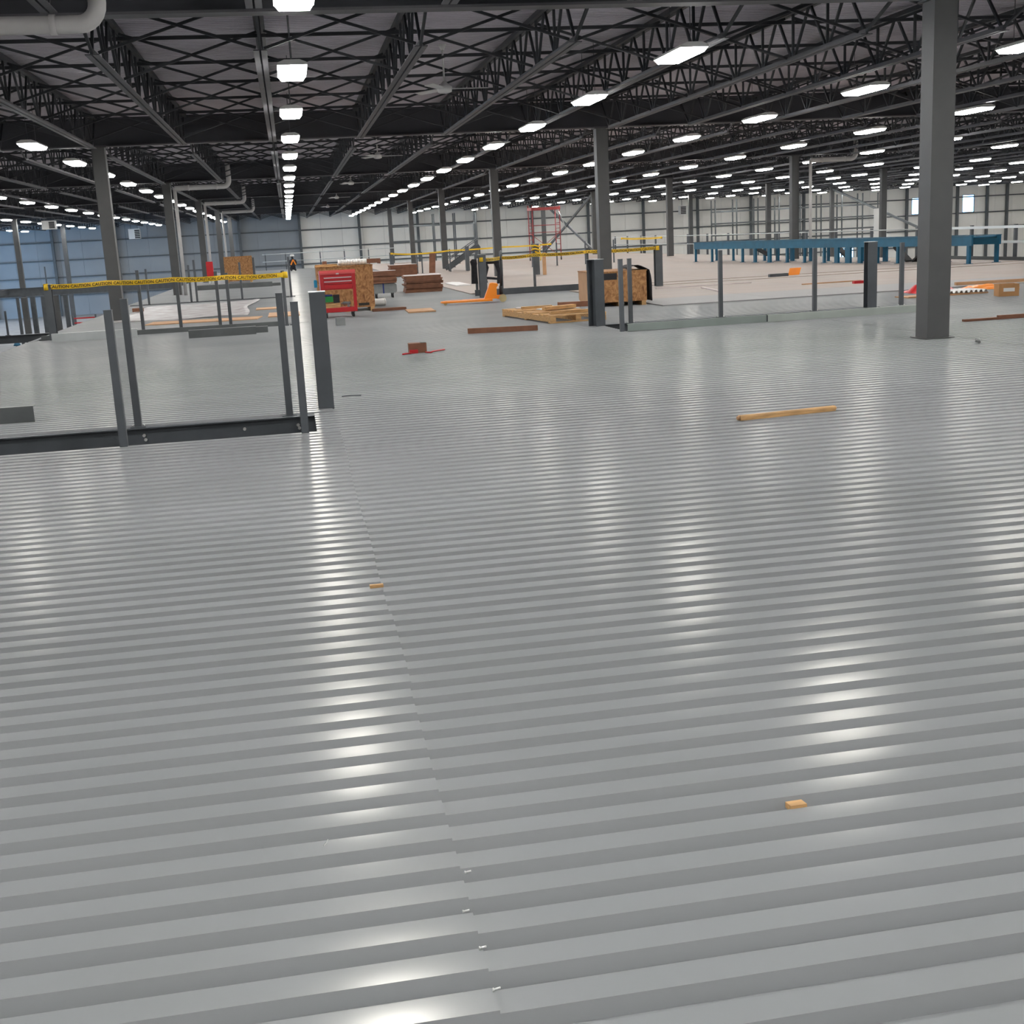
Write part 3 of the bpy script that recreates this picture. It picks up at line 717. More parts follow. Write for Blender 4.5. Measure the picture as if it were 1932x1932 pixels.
# ------------------------------------------------------------------ red tool chest
t = thing('tool_chest', 'red rolling tool chest with two drawers and an open lower shelf', 'tool chest', (0.62, 27.15, 0), math.radians(1.5))
w, dp = 0.76, 0.46
MB().box(0, 0.012, 0, dp, 0.12, 0.98).obj('side_panel', RED, t); MB().box(w-0.012, w, 0, dp, 0.12, 0.98).obj('side_panel', RED, t)
MB().box(0.012, w-0.012, 0.0, dp, 0.12, 0.215).obj('bottom_tray', RED, t)
MB().box(0.012, w-0.012, 0.02, dp, 0.60, 0.93).obj('drawer_case', RED, t)
MB().box(0.012, 0.07, 0.0, 0.02, 0.215, 0.93).obj('stile', RED, t); MB().box(w-0.07, w-0.012, 0.0, 0.02, 0.215, 0.93).obj('stile', RED, t)
for z0, z1 in ((0.62, 0.72), (0.72, 0.80), (0.80, 0.88)):
    d = MB().box(0.075, w-0.075, -0.008, 0.02, z0+0.006, z1-0.006).obj('drawer', RED, t)
    if z0 > 0.65: MB().box(0.085, w-0.085, -0.026, -0.008, z1-0.034, z1-0.012).obj('drawer_pull', ALU, d)
MB().prism([(-0.012, 0.93), (dp, 0.93), (dp, 1.0), (0.03, 1.015), (-0.012, 0.965)], 'x', -0.006, w+0.006).obj('lid', REDP, t)
MB().box(w/2-0.03, w/2+0.03, -0.02, -0.012, 0.925, 0.955).obj('latch', ALU, t)
for x in (0.09, w-0.09):
    for yy in (0.07, dp-0.07):
        c = MB().box(x-0.03, x+0.03, yy-0.03, yy+0.03, 0.1, 0.12).box(x-0.025, x-0.02, yy-0.02, yy+0.02, 0.03, 0.1).box(x+0.02, x+0.025, yy-0.02, yy+0.02, 0.03, 0.1).obj('caster', GALVD, t)
        MB().tube([(x-0.016, yy, 0.05), (x+0.016, yy, 0.05)], 0.05, 14).obj('wheel', BLACK, c)
def tool_item(name, mb, m, lab, cat): return tag(mb.obj(name, m, None, (0.62, 27.15, 0)), lab, cat)
def case(x0, x1, y0, y1, z0, z1, hm):
    mb = MB(); mb.box(x0, x1, y0, y1, z0, z1); mb.box(x0-0.004, x1+0.004, y0-0.004, y1+0.004, (z0+z1)/2-0.006, (z0+z1)/2+0.006)
    mb.box(x0+(x1-x0)*0.3, x0+(x1-x0)*0.7, y0-0.03, y0, z1-0.03, z1-0.015); return mb
tool_item('tool_case', case(0.08, 0.25, 0.06, 0.3, 0.34, 0.46, 0), GREEN, 'green plastic case inside the open shelf of the red chest', 'case')
tool_item('tool_case', case(0.08, 0.24, 0.08, 0.3, 0.466, 0.50, 0), NAVY, 'thin navy blue case on top of the green case in the chest', 'case')
tool_item('tool_case', case(0.26, 0.39, 0.06, 0.3, 0.32, 0.49, 0), BLACK, 'black case beside the green case in the red chest', 'case')
tool_item('storage_bin', MB().box(0.08, 0.40, 0.05, 0.36, 0.2155, 0.23).box(0.08, 0.4, 0.05, 0.06, 0.23, 0.315).box(0.08, 0.4, 0.35, 0.36, 0.23, 0.315).box(0.08, 0.09, 0.06, 0.35, 0.23, 0.315).box(0.39, 0.4, 0.06, 0.35, 0.23, 0.315), WOOD, 'wooden bin under the cases in the red chest', 'bin')
tool_item('power_drill', MB().tube([(0.46, 0.15, 0.3), (0.62, 0.15, 0.3)], [0.035, 0.03], 10).box(0.55, 0.6, 0.12, 0.18, 0.2155, 0.29).tube([(0.42, 0.15, 0.3), (0.46, 0.15, 0.3)], 0.015, 8), GREYP, 'grey power drill in the bottom of the red chest', 'drill')

# ------------------------------------------------------------------ strand board crate behind the chest and its load
def crate(x, y, w, d, h, lab, name='strand_board_crate', legs=True, rz=0.0, panel=OSB, side=OSB):
    t = thing(name, lab, 'crate', (x, y, 0.001), rz)
    b = 0.09
    MB().box(0, w, 0, 0.016, b, h-0.02).obj('front_panel', panel, t); MB().box(0, w, d-0.016, d, b, h-0.02).obj('back_panel', panel, t)
    MB().box(0, 0.016, 0.016, d-0.016, b, h-0.02).obj('side_panel', side, t); MB().box(w-0.016, w, 0.016, d-0.016, b, h-0.02).obj('side_panel', side, t)
    MB().box(-0.01, w+0.01, -0.01, d+0.01, h-0.02, h).obj('top_panel', panel, t); MB().box(0.016, w-0.016, 0.016, d-0.016, b, b+0.016).obj('bottom_panel', panel, t)
    for u in (0.0, 0.5, 1.0):
        xx = 0.02+u*(w-0.13); MB().box(xx, xx+0.09, 0.0, d, 0, b).obj('skid', WOOD, t)
    return t
cr = crate(0.60, 29.25, 1.30, 1.2, 1.06, 'tall strand board crate behind the red tool chest')
MB().box(0.92, 1.17, -0.002, 0.0, 0.13, 0.19).obj('stencil_band', INK, cr)
def ribbed_roll(x0, x1, y, z, r):
    pts = []; rs = []; n = 10
    for i in range(n):
        a = x0+(x1-x0)*i/n; b = x0+(x1-x0)*(i+1)/n
        pts += [(a+0.004, y, z), (a+0.01, y, z), (b-0.01, y, z), (b-0.004, y, z)]; rs += [r*0.86, r, r, r*0.86]
    return MB().tube(pts, rs, 14)
tag(ribbed_roll(1.12, 1.80, 29.6, 1.13, 0.068).obj('ribbed_roll', WHITE), 'white ribbed roll lying on the crate behind the tool chest', 'roll')
tag(MB().box(0, 0.52, 0, 0.12, 0, 0.05).box(0.01, 0.5, 0.02, 0.1, 0.05, 0.055).obj('wood_plank', WOOD, None, (0.58, 29.3, 1.061)), 'short pale plank on the left of the crate top', 'plank')
tag(MB().box(0, 0.95, 0, 0.3, 0, 0.1).box(0.92, 0.95, 0, 0.3, -0.02, 0).obj('brown_board', BROWN, None, (1.2, 29.75, 1.061+0.02), 0.12), 'brown board overhanging the right end of the crate top', 'board')
tag(MB().tube([(0, 0, 0), (0, 0, 0.12)], [0.06, 0.055], 12).box(-0.03, 0.03, -0.065, -0.05, 0.05, 0.09).obj('paper_cup', BROWN, None, (0.82, 29.8, 1.061)), 'small brown cup on the back of the crate top', 'cup')
tag(MB().box(-0.02, 0.055, 0, 0.06, 0, 0.15).box(-0.015, 0.05, 0.01, 0.05, 0.15, 0.17).obj('water_bottle', BLUE2, None, (0.545, 29.3, 0.60)), 'bright blue bottle hung at the left side of the crate', 'bottle')
b = thing('bucket', 'white bucket lying on its side right of the crate', 'bucket', (2.12, 31.2, 0.095), 0.3)
MB().tube([(-0.16, 0, 0), (-0.155, 0, 0), (0.16, 0, 0), (0.165, 0, 0)], [0.08, 0.085, 0.094, 0.094], 16).obj('pail', WHITE, b); MB().tube([(0.13, 0, 0), (0.15, 0, 0)], 0.0945, 16).obj('rim', PVC, b)
tag(MB().box(0, 0.78, 0, 0.14, 0, 0.06).box(0.05, 0.73, 0.02, 0.12, 0.06, 0.064).obj('wood_plank', BROWN, None, (1.80, 28.7, 0.001), 0.05), 'dark plank on the deck right of the crate foot', 'plank')
tag(MB().box(0, 0.60, 0, 1.3, 0, 0.018).box(0, 0.6, -0.03, 0, 0, 0.03).obj('plywood_sheet', PLY, None, (2.49, 27.25, 0.001), -0.03), 'flat plywood offcut between the crate and the pallet truck', 'plywood')
tag(MB().box(-0.085, 0.085, -0.085, 0.085, 0, 0.15).box(-0.07, 0.07, -0.07, 0.07, 0.15, 0.156).obj('concrete_block', GREYP, None, (0.89, 24.55, 0.001), 0.1), 'small grey block on the deck in front of the tool chest', 'block')

# tool cart with boards
t = thing('tool_cart', 'grey wheeled cart with a blue strap right of the crate', 'cart', (2.28, 35.3, 0))
MB().prism([(0, 0.14), (0.62, 0.14), (0.66, 0.18), (0.66, 0.36), (0.62, 0.4), (0, 0.4), (-0.04, 0.36), (-0.04, 0.18)], 'y', 0, 0.5).obj('body', GREYP, t)
MB().box(0.26, 0.30, -0.008, 0.508, 0.135, 0.408).obj('strap', NAVY, t)
for x in (0.08, 0.54):
    for yy in (0.06, 0.42):
        c = MB().box(x-0.03, x+0.03, yy-0.03, yy+0.03, 0.1, 0.14).obj('caster', GALVD, t)
        MB().tube([(x-0.02, yy, 0.06), (x+0.02, yy, 0.06)], 0.06, 12).obj('wheel', BLACK, c)
def board_stack(x, y, w, d, h, n, lab, rz=0.0, z=0.0, jit=0.03, top=BTOP):
    t = thing('board_stack', lab, 'board stack', (x, y, z), rz, group='stacks of brown boards')
    th = h/n
    for i in range(n):
        a, b_ = random.uniform(-jit, jit), random.uniform(-jit, jit)
        MB().box(a, w+a, b_, d+b_, i*th+0.002, (i+1)*th-0.002).obj('board', BROWN, t)
    MB().box(0, w, 0, d, h, h+0.008).obj('top_sheet', top, t)
    return t
board_stack(2.24, 35.25, 0.70, 0.55, 0.34, 8, 'stack of brown boards on the grey cart', 0, 0.415, 0.02)
board_stack(3.42, 37.8, 1.12, 1.2, 0.50, 12, 'ragged stack of brown boards nearest the pallet truck', -0.03, 0.001, 0.05)
board_stack(4.38, 55.4, 1.2, 1.2, 0.50, 10, 'farther neat stack of brown boards behind the cart', 0, 0.023, 0.02)
tag(MB().add([(0,0,0),(0.29,0,0),(0.36,0.03,0.9),(0.07,0.03,0.9),(0,0.03,0),(0.29,0.03,0),(0.36,0.06,0.9),(0.07,0.06,0.9)],
    [(0,1,2,3),(7,6,5,4),(0,4,5,1),(1,5,6,2),(2,6,7,3),(3,7,4,0)]).obj('upright_board', BROWN, None, (6.42, 58.34, 0.023)), 'brown board propped upright against the far railing', 'board')

tag(MB().prism([(0, 0), (0.5, 0), (0.5, 0.03), (0.25, 0.05), (0, 0.03)], 'y', 0, 3.0).obj('white_strip', WHITE, None, (5.3, 40.3, 0.024), 0.0), 'shiny white strip on the floor between board stack and coat', 'strip')
# small red and brown box with straps
t = thing('parts_box', 'small brown and red box on the deck in the middle foreground', 'box', (1.56, 17.4, 0.001))
MB().box(0, 0.25, 0, 0.16, 0, 0.135).obj('carton', BROWN, t); MB().box(0.0, 0.12, -0.05, -0.002, 0, 0.05).obj('red_pack', RED, t)
MB().box(0.17, 0.245, 0.01, 0.15, 0.135, 0.142).obj('flap', GALVD, t)
for pts, lab in (([(1.45, 17.22, .012), (1.52, 17.3, .012), (1.58, 17.27, .012)], 'red strap trailing left of the small box'), ([(1.78, 17.3, .012), (1.84, 17.22, .012), (1.9, 17.38, .012), (2.08, 17.55, .012)], 'red strap trailing right of the small box')):
    tag(MB().tube(pts, 0.011, 6).obj('strap', RED), lab, 'strap')

# ------------------------------------------------------------------ pallet truck
t = thing('pallet_truck', 'orange hand pallet truck with its forks pointing left', 'pallet truck', (3.46, 29.45, 0), math.radians(-8))
for yy in (0.0, 0.42):
    f = MB().prism([(0.0, 0.065), (0.06, 0.05), (1.25, 0.05), (1.25, 0.1), (0.12, 0.085), (0, 0.075)], 'y', yy, yy+0.15).obj('fork', ORANGE, t)
    MB().tube([(0.12, yy+0.03, 0.036), (0.12, yy+0.12, 0.036)], 0.035, 12).obj('load_roller', CREAM, f)
MB().prism([(1.05, 0.1), (1.22, 0.1), (1.36, 0.1), (1.36, 0.36), (1.40, 0.42), (1.38, 0.45), (1.26, 0.47), (1.2, 0.46), (1.16, 0.36)], 'y', 0.06, 0.51).obj('lift_housing', ORANGE, t)
MB().tube([(1.47, 0.28, 0.18), (1.47, 0.28, 0.38)], 0.045, 12).obj('hydraulic_cylinder', BLACK, t)
MB().box(1.36, 1.47, 0.22, 0.34, 0.08, 0.17).obj('axle_block', ORANGE, t)
for yy in (0.19, 0.32): MB().tube([(1.5, yy, 0.095), (1.5, yy+0.05, 0.095)], 0.09, 18).obj('steer_wheel', CREAM, t)
h = MB().tube([(1.47, 0.28, 0.36), (1.49, 0.28, 0.6), (1.5, 0.28, 1.02)], [0.035, 0.028, 0.026], 10).obj('handle', BLACK, t)
lp = [(1.5, 0.28, 1.02), (1.5, 0.19, 1.07), (1.505, 0.19, 1.16), (1.505, 0.28, 1.2), (1.505, 0.37, 1.16), (1.5, 0.37, 1.07), (1.5, 0.28, 1.02)]
MB().tube(lp, 0.02, 8).obj('grip_loop', GALVD, h)

# coats hung on the posts behind the truck
def cloth(name, poly, y, th, lab, hole=None):
    mb = MB(); mb.prism(poly, 'y', y-th/2, y+th/2); return tag(mb.obj(name, CLOTH), lab, 'coat')
cloth('coat', [(4.78, 0.92), (4.84, 0.98), (4.94, 0.97), (4.97, 0.86), (4.93, 0.8), (4.96, 0.33), (4.79, 0.33), (4.81, 0.8)], 33.28, 0.08, 'black coat hanging at the left side of the taped stub')
mb = MB()
for poly in ([(5.05, 0.90), (5.55, 0.90), (5.55, 0.83), (5.05, 0.83)], [(5.05, 0.83), (5.24, 0.83), (5.27, 0.74), (5.2, 0.5), (5.22, 0.34), (5.05, 0.34)],
             [(5.42, 0.83), (5.55, 0.83), (5.60, 0.5), (5.6, 0.3), (5.48, 0.3), (5.5, 0.6), (5.46, 0.74)], [(5.2, 0.5), (5.49, 0.46), (5.49, 0.4), (5.21, 0.43)]):
    mb.prism(poly, 'y', 33.2, 33.27)
tag(mb.obj('harness_jacket', CLOTH), 'black jacket hung open between the stub and the post behind the pallet truck', 'jacket')
tag(MB().box(-0.05, 0.05, -0.03, 0.03, 0, 0.16).box(-0.03, 0.03, -0.02, 0.02, 0.16, 0.2).obj('work_glove', YELLOW, None, (5.13, 33.17, 0.42)), 'small yellow glove hanging beside the black jacket', 'glove')

# ------------------------------------------------------------------ wooden pallet with loose boards
t = thing('pallet', 'long wooden pallet on the deck left of the dark stub column', 'pallet', (4.44, 21.35, 0.001), math.atan2(-2.82, 0.38)+math.pi/2)
PWd, PLn = 1.05, 2.85
for x in (0.0, PWd/2-0.05, PWd-0.1): MB().box(x, x+0.1, 0, PLn, 0.022, 0.12).obj('stringer', WOOD, t)
for i in range(12):
    yy = i*(PLn-0.14)/11
    if i in (3, 7): continue
    MB().box(-0.005, PWd+0.005, yy, yy+0.14, 0.12, 0.142).obj('deck_board', WOOD, t)
for yy in (0, PLn/2-0.07, PLn-0.14): MB().box(0, PWd, yy, yy+0.14, 0, 0.022).obj('bottom_board', WOOD, t)
for (x, y, L, wd, hh, rz, m, lab) in ((4.50, 21.6, 0.9, 0.09, 0.05, 0.1, WOOD, 'short loose plank on the near end of the pallet'),
        (4.62, 22.6, 0.75, 0.12, 0.06, 0.5, WOOD, 'loose plank slanting across the pallet'), (4.36, 23.62, 0.6, 0.1, 0.045, 0.05, WOOD, 'loose plank on the far end of the pallet'),
        (4.72, 22.85, 0.7, 0.45, 0.012, 0.35, WHITE, 'white sheet of board lying on the pallet'), (4.3, 23.9, 0.45, 0.2, 0.012, -0.05, BTOP, 'pale strip of board on the far end of the pallet')):
    z = 0.146 if 'sheet' in lab or 'far' in lab or 'near' in lab else 0.16
    tag(MB().box(0, L, 0, wd, 0, hh).box(0.01, L-0.01, 0.005, wd-0.005, hh, hh+0.002).obj('loose_board', m, None, (x, y, z), rz), lab, 'board')
tag(MB().box(0, 0.62, 0, 0.09, 0, 0.10).box(0, 0.02, 0.005, 0.085, 0.1, 0.104).obj('timber_block', BROWN, None, (4.97, 23.2, 0.16), -0.25), 'dark timber lying across the right side of the pallet', 'timber')
tag(MB().box(0, 1.16, 0, 0.045, 0, 0.085).box(1.155, 1.163, 0.003, 0.042, 0.004, 0.08).obj('timber', BROWN, None, (2.81, 20.3, 0.001), -0.62*0.35), 'reddish timber on edge in front of the wooden pallet', 'timber')
t = thing('timber', 'pale two-by-four lying alone on the ribs at right', 'timber', (3.46, 9.36, 0.0), math.atan2(0.13, 0.9))
MB().prism([(0, 0), (0.06, 0), (0.06, 0.03), (0.045, 0.04), (0.01, 0.04), (0, 0.03)], 'x', 0.02, 0.90).obj('stick', WOOD, t)
MB().tube([(-0.0, 0.03, 0.02), (0.02, 0.03, 0.02)], [0.014, 0.024], 8).obj('end_grain', PLY, t); MB().tube([(0.90, 0.03, 0.02), (0.92, 0.03, 0.02)], [0.024, 0.014], 8).obj('end_grain', PLY, t)

# second crate with the black tarp
c2 = crate(6.14, 25.05, 1.13, 1.55, 0.72, 'low strand board box behind the dark stub column at right', 'strand_board_box', True, -0.03, OSB, PLY)
MB().box(0.02, 0.5, -0.006, -0.001, 0.55, 0.68).obj('opening_shade', BLACK, c2)  # black plate on the front stands in for the shade inside an opening
mb = MB(); vs = []; fs_ = []
nx, ny = 12, 6
for j in range(ny+1):
    for i in range(nx+1):
        u = i/nx; v = j/ny; yy = 25.0+v*0.75
        if u < 0.45: x = 6.85+u/0.45*0.42; z = 0.73+0.09*math.sin(u/0.45*math.pi*0.8+0.3)+0.01*math.sin(9*u+5*v)
        else: q = (u-0.45)/0.55; x = 7.27+0.03+0.09*math.sqrt(q)+0.012*math.sin(8*v+5*q); z = 0.78-0.70*q
        vs.append((x, yy+0.03*math.sin(6*u), z))
for j in range(ny):
    for i in range(nx): a = j*(nx+1)+i; fs_.append((a, a+1, a+nx+2, a+nx+1))
mb.add(vs, fs_, True); tp = mb.obj('black_tarp', CLOTH); tag(tp, 'black tarp draped over the right end of the strand board box', 'tarp')
sm_ = tp.modifiers.new('thickness', 'SOLIDIFY'); sm_.thickness = 0.012

# ------------------------------------------------------------------ left side: sheeting, plywood, upright panel
mb = MB(); vs = []; fs_ = []; nx, ny = 26, 16
for j in range(ny+1):
    for i in range(nx+1):
        u = i/nx; v = j/ny
        x = -4.3+u*(3.12+0.12*v)+0.1*math.sin(7*v+1)*u; yy = 30.4+v*8.3+0.15*math.sin(9*u)
        z = 0.012+0.018*(0.5+0.5*math.sin(11*u+4*v))*(0.5+0.5*math.sin(13*v-6*u))+(0.03 if u > 0.95 else 0)*abs(math.sin(5*v))
        vs.append((x, yy, z))
for j in range(ny):
    for i in range(nx): a = j*(nx+1)+i; fs_.append((a, a+1, a+nx+2, a+nx+1))
mb.add(vs, fs_, True); o = mb.obj('white_sheeting', TARP); tag(o, 'crumpled dirty white sheeting spread on the left deck', 'sheeting'); o.modifiers.new('thickness', 'SOLIDIFY').thickness = 0.004
tag(MB().box(0, 2.5, 0, 1.0, 0, 0.02).box(0, 2.5, 0.98, 1.0, 0.02, 0.022).obj('plywood_sheet', PLY, None, (-3.3, 28.6, 0.004), -0.1), 'long orange plywood strip in front of the white sheeting', 'plywood')
tag(MB().box(0, 0.72, 0, 1.8, 0, 0.02).box(0, 0.72, 0, 0.02, 0.02, 0.022).obj('plywood_sheet', PLY, None, (-0.58, 28.85, 0.004), 0.0), 'orange plywood sheet behind the slate posts by the stub', 'plywood')
tag(MB().box(0, 0.7, 0, 1.0, 0, 0.02).box(0, 0.7, 0, 0.02, 0.02, 0.022).obj('plywood_sheet', PLY, None, (-0.95, 32.6, 0.004), 0.0), 'farther orange plywood offcut right of the white sheeting', 'plywood')
tag(MB().box(0, 0.3, 0, 0.2, 0, 0.09).box(0.01, 0.29, 0.01, 0.19, 0.09, 0.095).obj('timber_block', BROWN, None, (-4.3, 35, 0.045), 0.1), 'small brown block at the left end of the white sheeting', 'block')
t = thing('strand_board_crate', 'upright strand board crate far off on the left', 'crate', (-3.05, 61.0, 0))
MB().box(0, 1.32, 0, 0.02, 0.08, 1.24).obj('front_panel', OSB, t); MB().box(0.02, 1.3, 0.02, 0.8, 0.08, 1.2).obj('carcass', BEAM, t)
MB().box(1.30, 1.42, 0.02, 0.8, 0.1, 1.15).obj('dark_side', BEAM, t)
for x in (0.05, 1.15): MB().box(x, x+0.1, 0, 0.8, 0, 0.08).obj('skid', WOOD, t)
t = thing('gas_cylinder_cart', 'red cart far off left of the upright crate', 'cart', (-3.95, 62, 0))
MB().box(0, 0.32, 0, 0.25, 0.3, 1.05).obj('body', RED, t); MB().box(0.05, 0.12, 0.02, 0.2, 0.0, 0.3).obj('leg', WHITE, t); MB().box(0.2, 0.27, 0.02, 0.2, 0.0, 0.3).obj('leg', WHITE, t)

# ------------------------------------------------------------------ blue conveyor
A = Vector((17.3, 52.0)); B = Vector((19.95, 34.2)); D = B-A; LC_ = D.length; ang = math.atan2(D.y, D.x)
t = thing('conveyor', 'long blue steel conveyor frame on legs across the right background', 'conveyor', (A.x, A.y, 0.022), ang)
ZB0, ZB1 = 0.53, 0.80
for yy in (0.0, 1.0): MB().box(0, LC_, yy-0.03, yy+0.03, ZB0, ZB1).box(0, LC_, yy-0.05, yy+0.05, ZB1, ZB1+0.02).obj('side_rail', BLUE, t)
for i in range(58):
    u = 0.15+i*(LC_-0.3)/57
    MB().tube([(u, 0.03, 0.76), (u, 0.97, 0.76)], 0.04, 8).obj('roller', GALVD if i % 3 else BLUE, t)
for u, w in ((0.1, .07), (1.6, .07), (4.2, .1), (5.2, .16), (6.3, .2), (7.6, .12), (8.8, .09), (10.1, .1), (10.9, .22), (11.6, .3), (12.3, .2), (13.3, .08), (14.4, .1), (15.6, .1), (17.85, .12)):
    for yy in (0.0, 1.0):
        MB().box(u-w/2, u+w/2, yy-0.04, yy+0.04, 0.012, ZB0).box(u-w*0.8, u+w*0.8, yy-0.09, yy+0.09, 0, 0.012).obj('leg', BLUE, t)
for u0, u1, z0, z1 in ((4.5, 5.4, 0.5, 0.25), (10.2, 10.8, 0.5, 0.2), (13.6, 14.3, 0.5, 0.05), (15.4, 14.6, 0.5, 0.05)):
    MB().bar((u0, 0.5, z0), (u1, 0.5, z1), 0.25, 0.06).obj('return_chute', BLACK, t)
MB().box(16.4, 16.75, -0.2, 0.1, 0.2, 0.52).box(16.6, 16.72, -0.15, 0.05, 0.0, 0.2).obj('drive_motor', YELLOW, t)
MB().box(16.2, 16.4, 0.0, 0.4, 0.1, 0.53).obj('drive_guard', BLACK, t)
# heavier guard rail at the near end of the right deck edge
t = thing('guard_rail', 'bright galvanised guard rail at the right edge beyond the big column', 'guard rail', (21.79, 0, 0))
for z, y0, y1 in ((1.03, 30.0, 39.0), (0.58, 30.0, 37.0)): MB().box(-0.03, 0.03, y0, y1, z-0.04, z+0.04).obj('rail', GALVB, t)
MB().box(-0.02, 0.02, 30.0, 39.0, 0.024, 0.13).obj('toe_plate', GALVD, t)
# ------------------------------------------------------------------ red scaffold tower
t = thing('scaffold_tower', 'tall red scaffold tower on casters in the right background', 'scaffold', (13.95, 71, 0.022))
SW, SD, SH = 1.6, 1.2, 3.05
for x in (0, SW):
    for yy in (0, SD):
        l = MB().tube([(x, yy, 0.18), (x, yy, SH+(0.1 if x == 0 else 0))], 0.028, 8).obj('upright', SCAF, t)
        MB().tube([(x-0.025, yy, 0.08), (x+0.025, yy, 0.08)], 0.08, 12).box(x-0.02, x+0.02, yy-0.02, yy+0.02, 0.1, 0.19).obj('caster', BLACK, t)
    for z in (0.3, 0.6, 0.9, 1.2, 1.5, 1.8, 2.1): MB().tube([(x, 0, z), (x, SD, z)], 0.02, 6).obj('rung', SCAF, t)
for z in (0.35, 1.6, 2.0): MB().tube([(0, 0, z), (SW, 0, z)], 0.02, 6).obj('ledger', SCAF, t); MB().tube([(0, SD, z), (SW, SD, z)], 0.02, 6).obj('ledger', SCAF, t)
MB().box(-0.05, SW+0.05, -0.05, SD+0.05, SH-0.2, SH-0.05).obj('platform', SCAF, t)
MB().tube([(SW-0.1, -0.03, SH-0.2), (SW+0.35, -0.03, SH-1.3)], 0.025, 6).obj('stay', GALV, t)
for a, b_ in (((0, 0, 0.35), (SW, 0, 1.6)), ((SW, SD, 0.35), (0, SD, 1.6))): MB().tube([a, b_], 0.016, 6).obj('diagonal', SCAF, t)
tag(MB().box(0, 0.13, 0, 0.09, 0, 0.82).box(0.01, 0.12, 0.01, 0.08, 0.82, 0.83).obj('timber_post', PLY, None, (9.46, 46.5, 0.022)), 'pale timber upright beside the taped stub', 'timber')

# steel stair in the background
t = thing('steel_stair', 'dark steel stair rising behind the board stacks', 'stair', (7.45, 59.5, 0.022))
for yy in (0, 0.9): MB().bar((0, yy, 0.1), (1.6, yy, 1.12), 0.05, 0.2).obj('stringer', BEAM, t); MB().tube([(0.1, yy, 0.55), (1.65, yy, 1.5)], 0.02, 6).obj('handrail', BEAM, t)
for i in range(6): MB().box(0.15+i*0.25, 0.4+i*0.25, 0.02, 0.88, 0.17+i*0.16, 0.2+i*0.16).obj('tread', GALVD, t)
for x in (0.05, 1.55): MB().box(x, x+0.08, 0.0, 0.08, 0.0, 0.12 if x < 1 else 1.05).obj('leg', BEAM, t)

# racks of thin uprights along the back
def rack(x0, x1, y, n, lab, z1=3.6, beams=(0.4, 1.5, 2.7)):
    t = thing('storage_rack', lab, 'rack', (x0, y, 0))
    for i in range(n):
        x = (x1-x0)*i/(n-1)
        for yy in (0, 1.0): MB().box(x-0.05, x+0.05, yy-0.04, yy+0.04, ZLOW, z1).obj('upright', GIRT, t)
    for z in beams:
        for yy in (0, 1.0): MB().box(0, x1-x0, yy-0.03, yy+0.03, z-0.06, z+0.06).obj('beam', GIRT, t)
    return t
rack(8.6, 15.6, 104, 5, 'tall storage rack of thin uprights left of the scaffold by the far wall')
rack(36.5, 52.0, 104, 9, 'tall storage rack of thin uprights behind the blue conveyor', 3.6, (0.6, 1.6, 2.6))
t = thing('wall_panel_board', 'tall plain white panel standing behind the blue conveyor', 'panel', (42.9, 87.2, ZLOW))
MB().box(0, 1.0, 0, 0.06, 0.0, 5.5).obj('board', WHITE, t); MB().box(0.55, 0.8, -0.01, 0, 3.6, 3.85).obj('dark_plate', BLACK, t)

# ------------------------------------------------------------------ debris on the right
t = thing('cardboard_box', 'open cardboard box with a white label at the right edge', 'box', (12.75, 20.9, 0.001), -0.25)
MB().box(0, 0.36, 0, 0.02, 0, 0.22).obj('front', CARD, t); MB().box(0, 0.36, 0.28, 0.3, 0, 0.22).obj('back', CARD, t)
MB().box(0, 0.02, 0.02, 0.28, 0, 0.22).obj('side', CARD, t); MB().box(0.34, 0.36, 0.02, 0.28, 0, 0.22).obj('side', CARD, t); MB().box(0.02, 0.34, 0.02, 0.28, 0, 0.01).obj('base', CARD, t)
MB().box(0.08, 0.28, -0.003, 0, 0.085, 0.15).obj('label_sheet', WHITE, t)
tag(MB().box(0, 1.55, 0, 0.07, 0, 0.03).box(0.55, 1.55, 0.01, 0.06, 0.03, 0.055).obj('steel_bar', BROWN, None, (9.54, 16.5, 0.001), 0.02), 'long rusty bar at the right edge of the deck', 'bar')
mb = MB(); prof = [(0.10*i+dx, z) for i in range(9) for dx, z in ((0, 0.03), (0.02, 0.075), (0.05, 0.075), (0.07, 0.03))]
vs = [(x, yy, z) for x, z in prof for yy in (0, 0.7)]
mb.add(vs, [(2*i, 2*i+2, 2*i+3, 2*i+1) for i in range(len(prof)-1)])
o = mb.obj('corrugated_sheet', WHITE, None, (12.35, 22.1, 0.0), -0.05); tag(o, 'white corrugated offcut in the debris right of the big column', 'sheet'); o.modifiers.new('thickness', 'SOLIDIFY').thickness = 0.003
tag(MB().box(0, 1.7, 0, 0.5, 0, 0.02).box(0, 1.7, 0, 0.02, 0.02, 0.026).obj('plywood_sheet', PLY, None, (11.5, 21.9, 0.002), 0.06), 'thin plywood under the debris right of the big column', 'plywood')
def crumple(name, x, y, w, d, h, m, lab, cat):
    mb = MB(); n = 9; vs = []
    for j in range(n+1):
        for i in range(n+1):
            u, v = i/n, j/n; e = math.sin(math.pi*u)*math.sin(math.pi*v)
            vs.append((w*(u-.5)+random.uniform(-.01, .01), d*(v-.5)+random.uniform(-.01, .01), 0.006+h*e*(0.55+0.45*random.random())))
    mb.add(vs, [(j*(n+1)+i, j*(n+1)+i+1, (j+1)*(n+1)+i+1, (j+1)*(n+1)+i) for j in range(n) for i in range(n)], False)
    o = mb.obj(name, m, None, (x, y, 0.0)); o.modifiers.new('thickness', 'SOLIDIFY').thickness = 0.004; return tag(o, lab, cat)
crumple('red_sheeting', 12.75, 23.4, 1.0, 0.8, 0.26, RED, 'crumpled red sheeting in the debris right of the big column', 'sheeting')
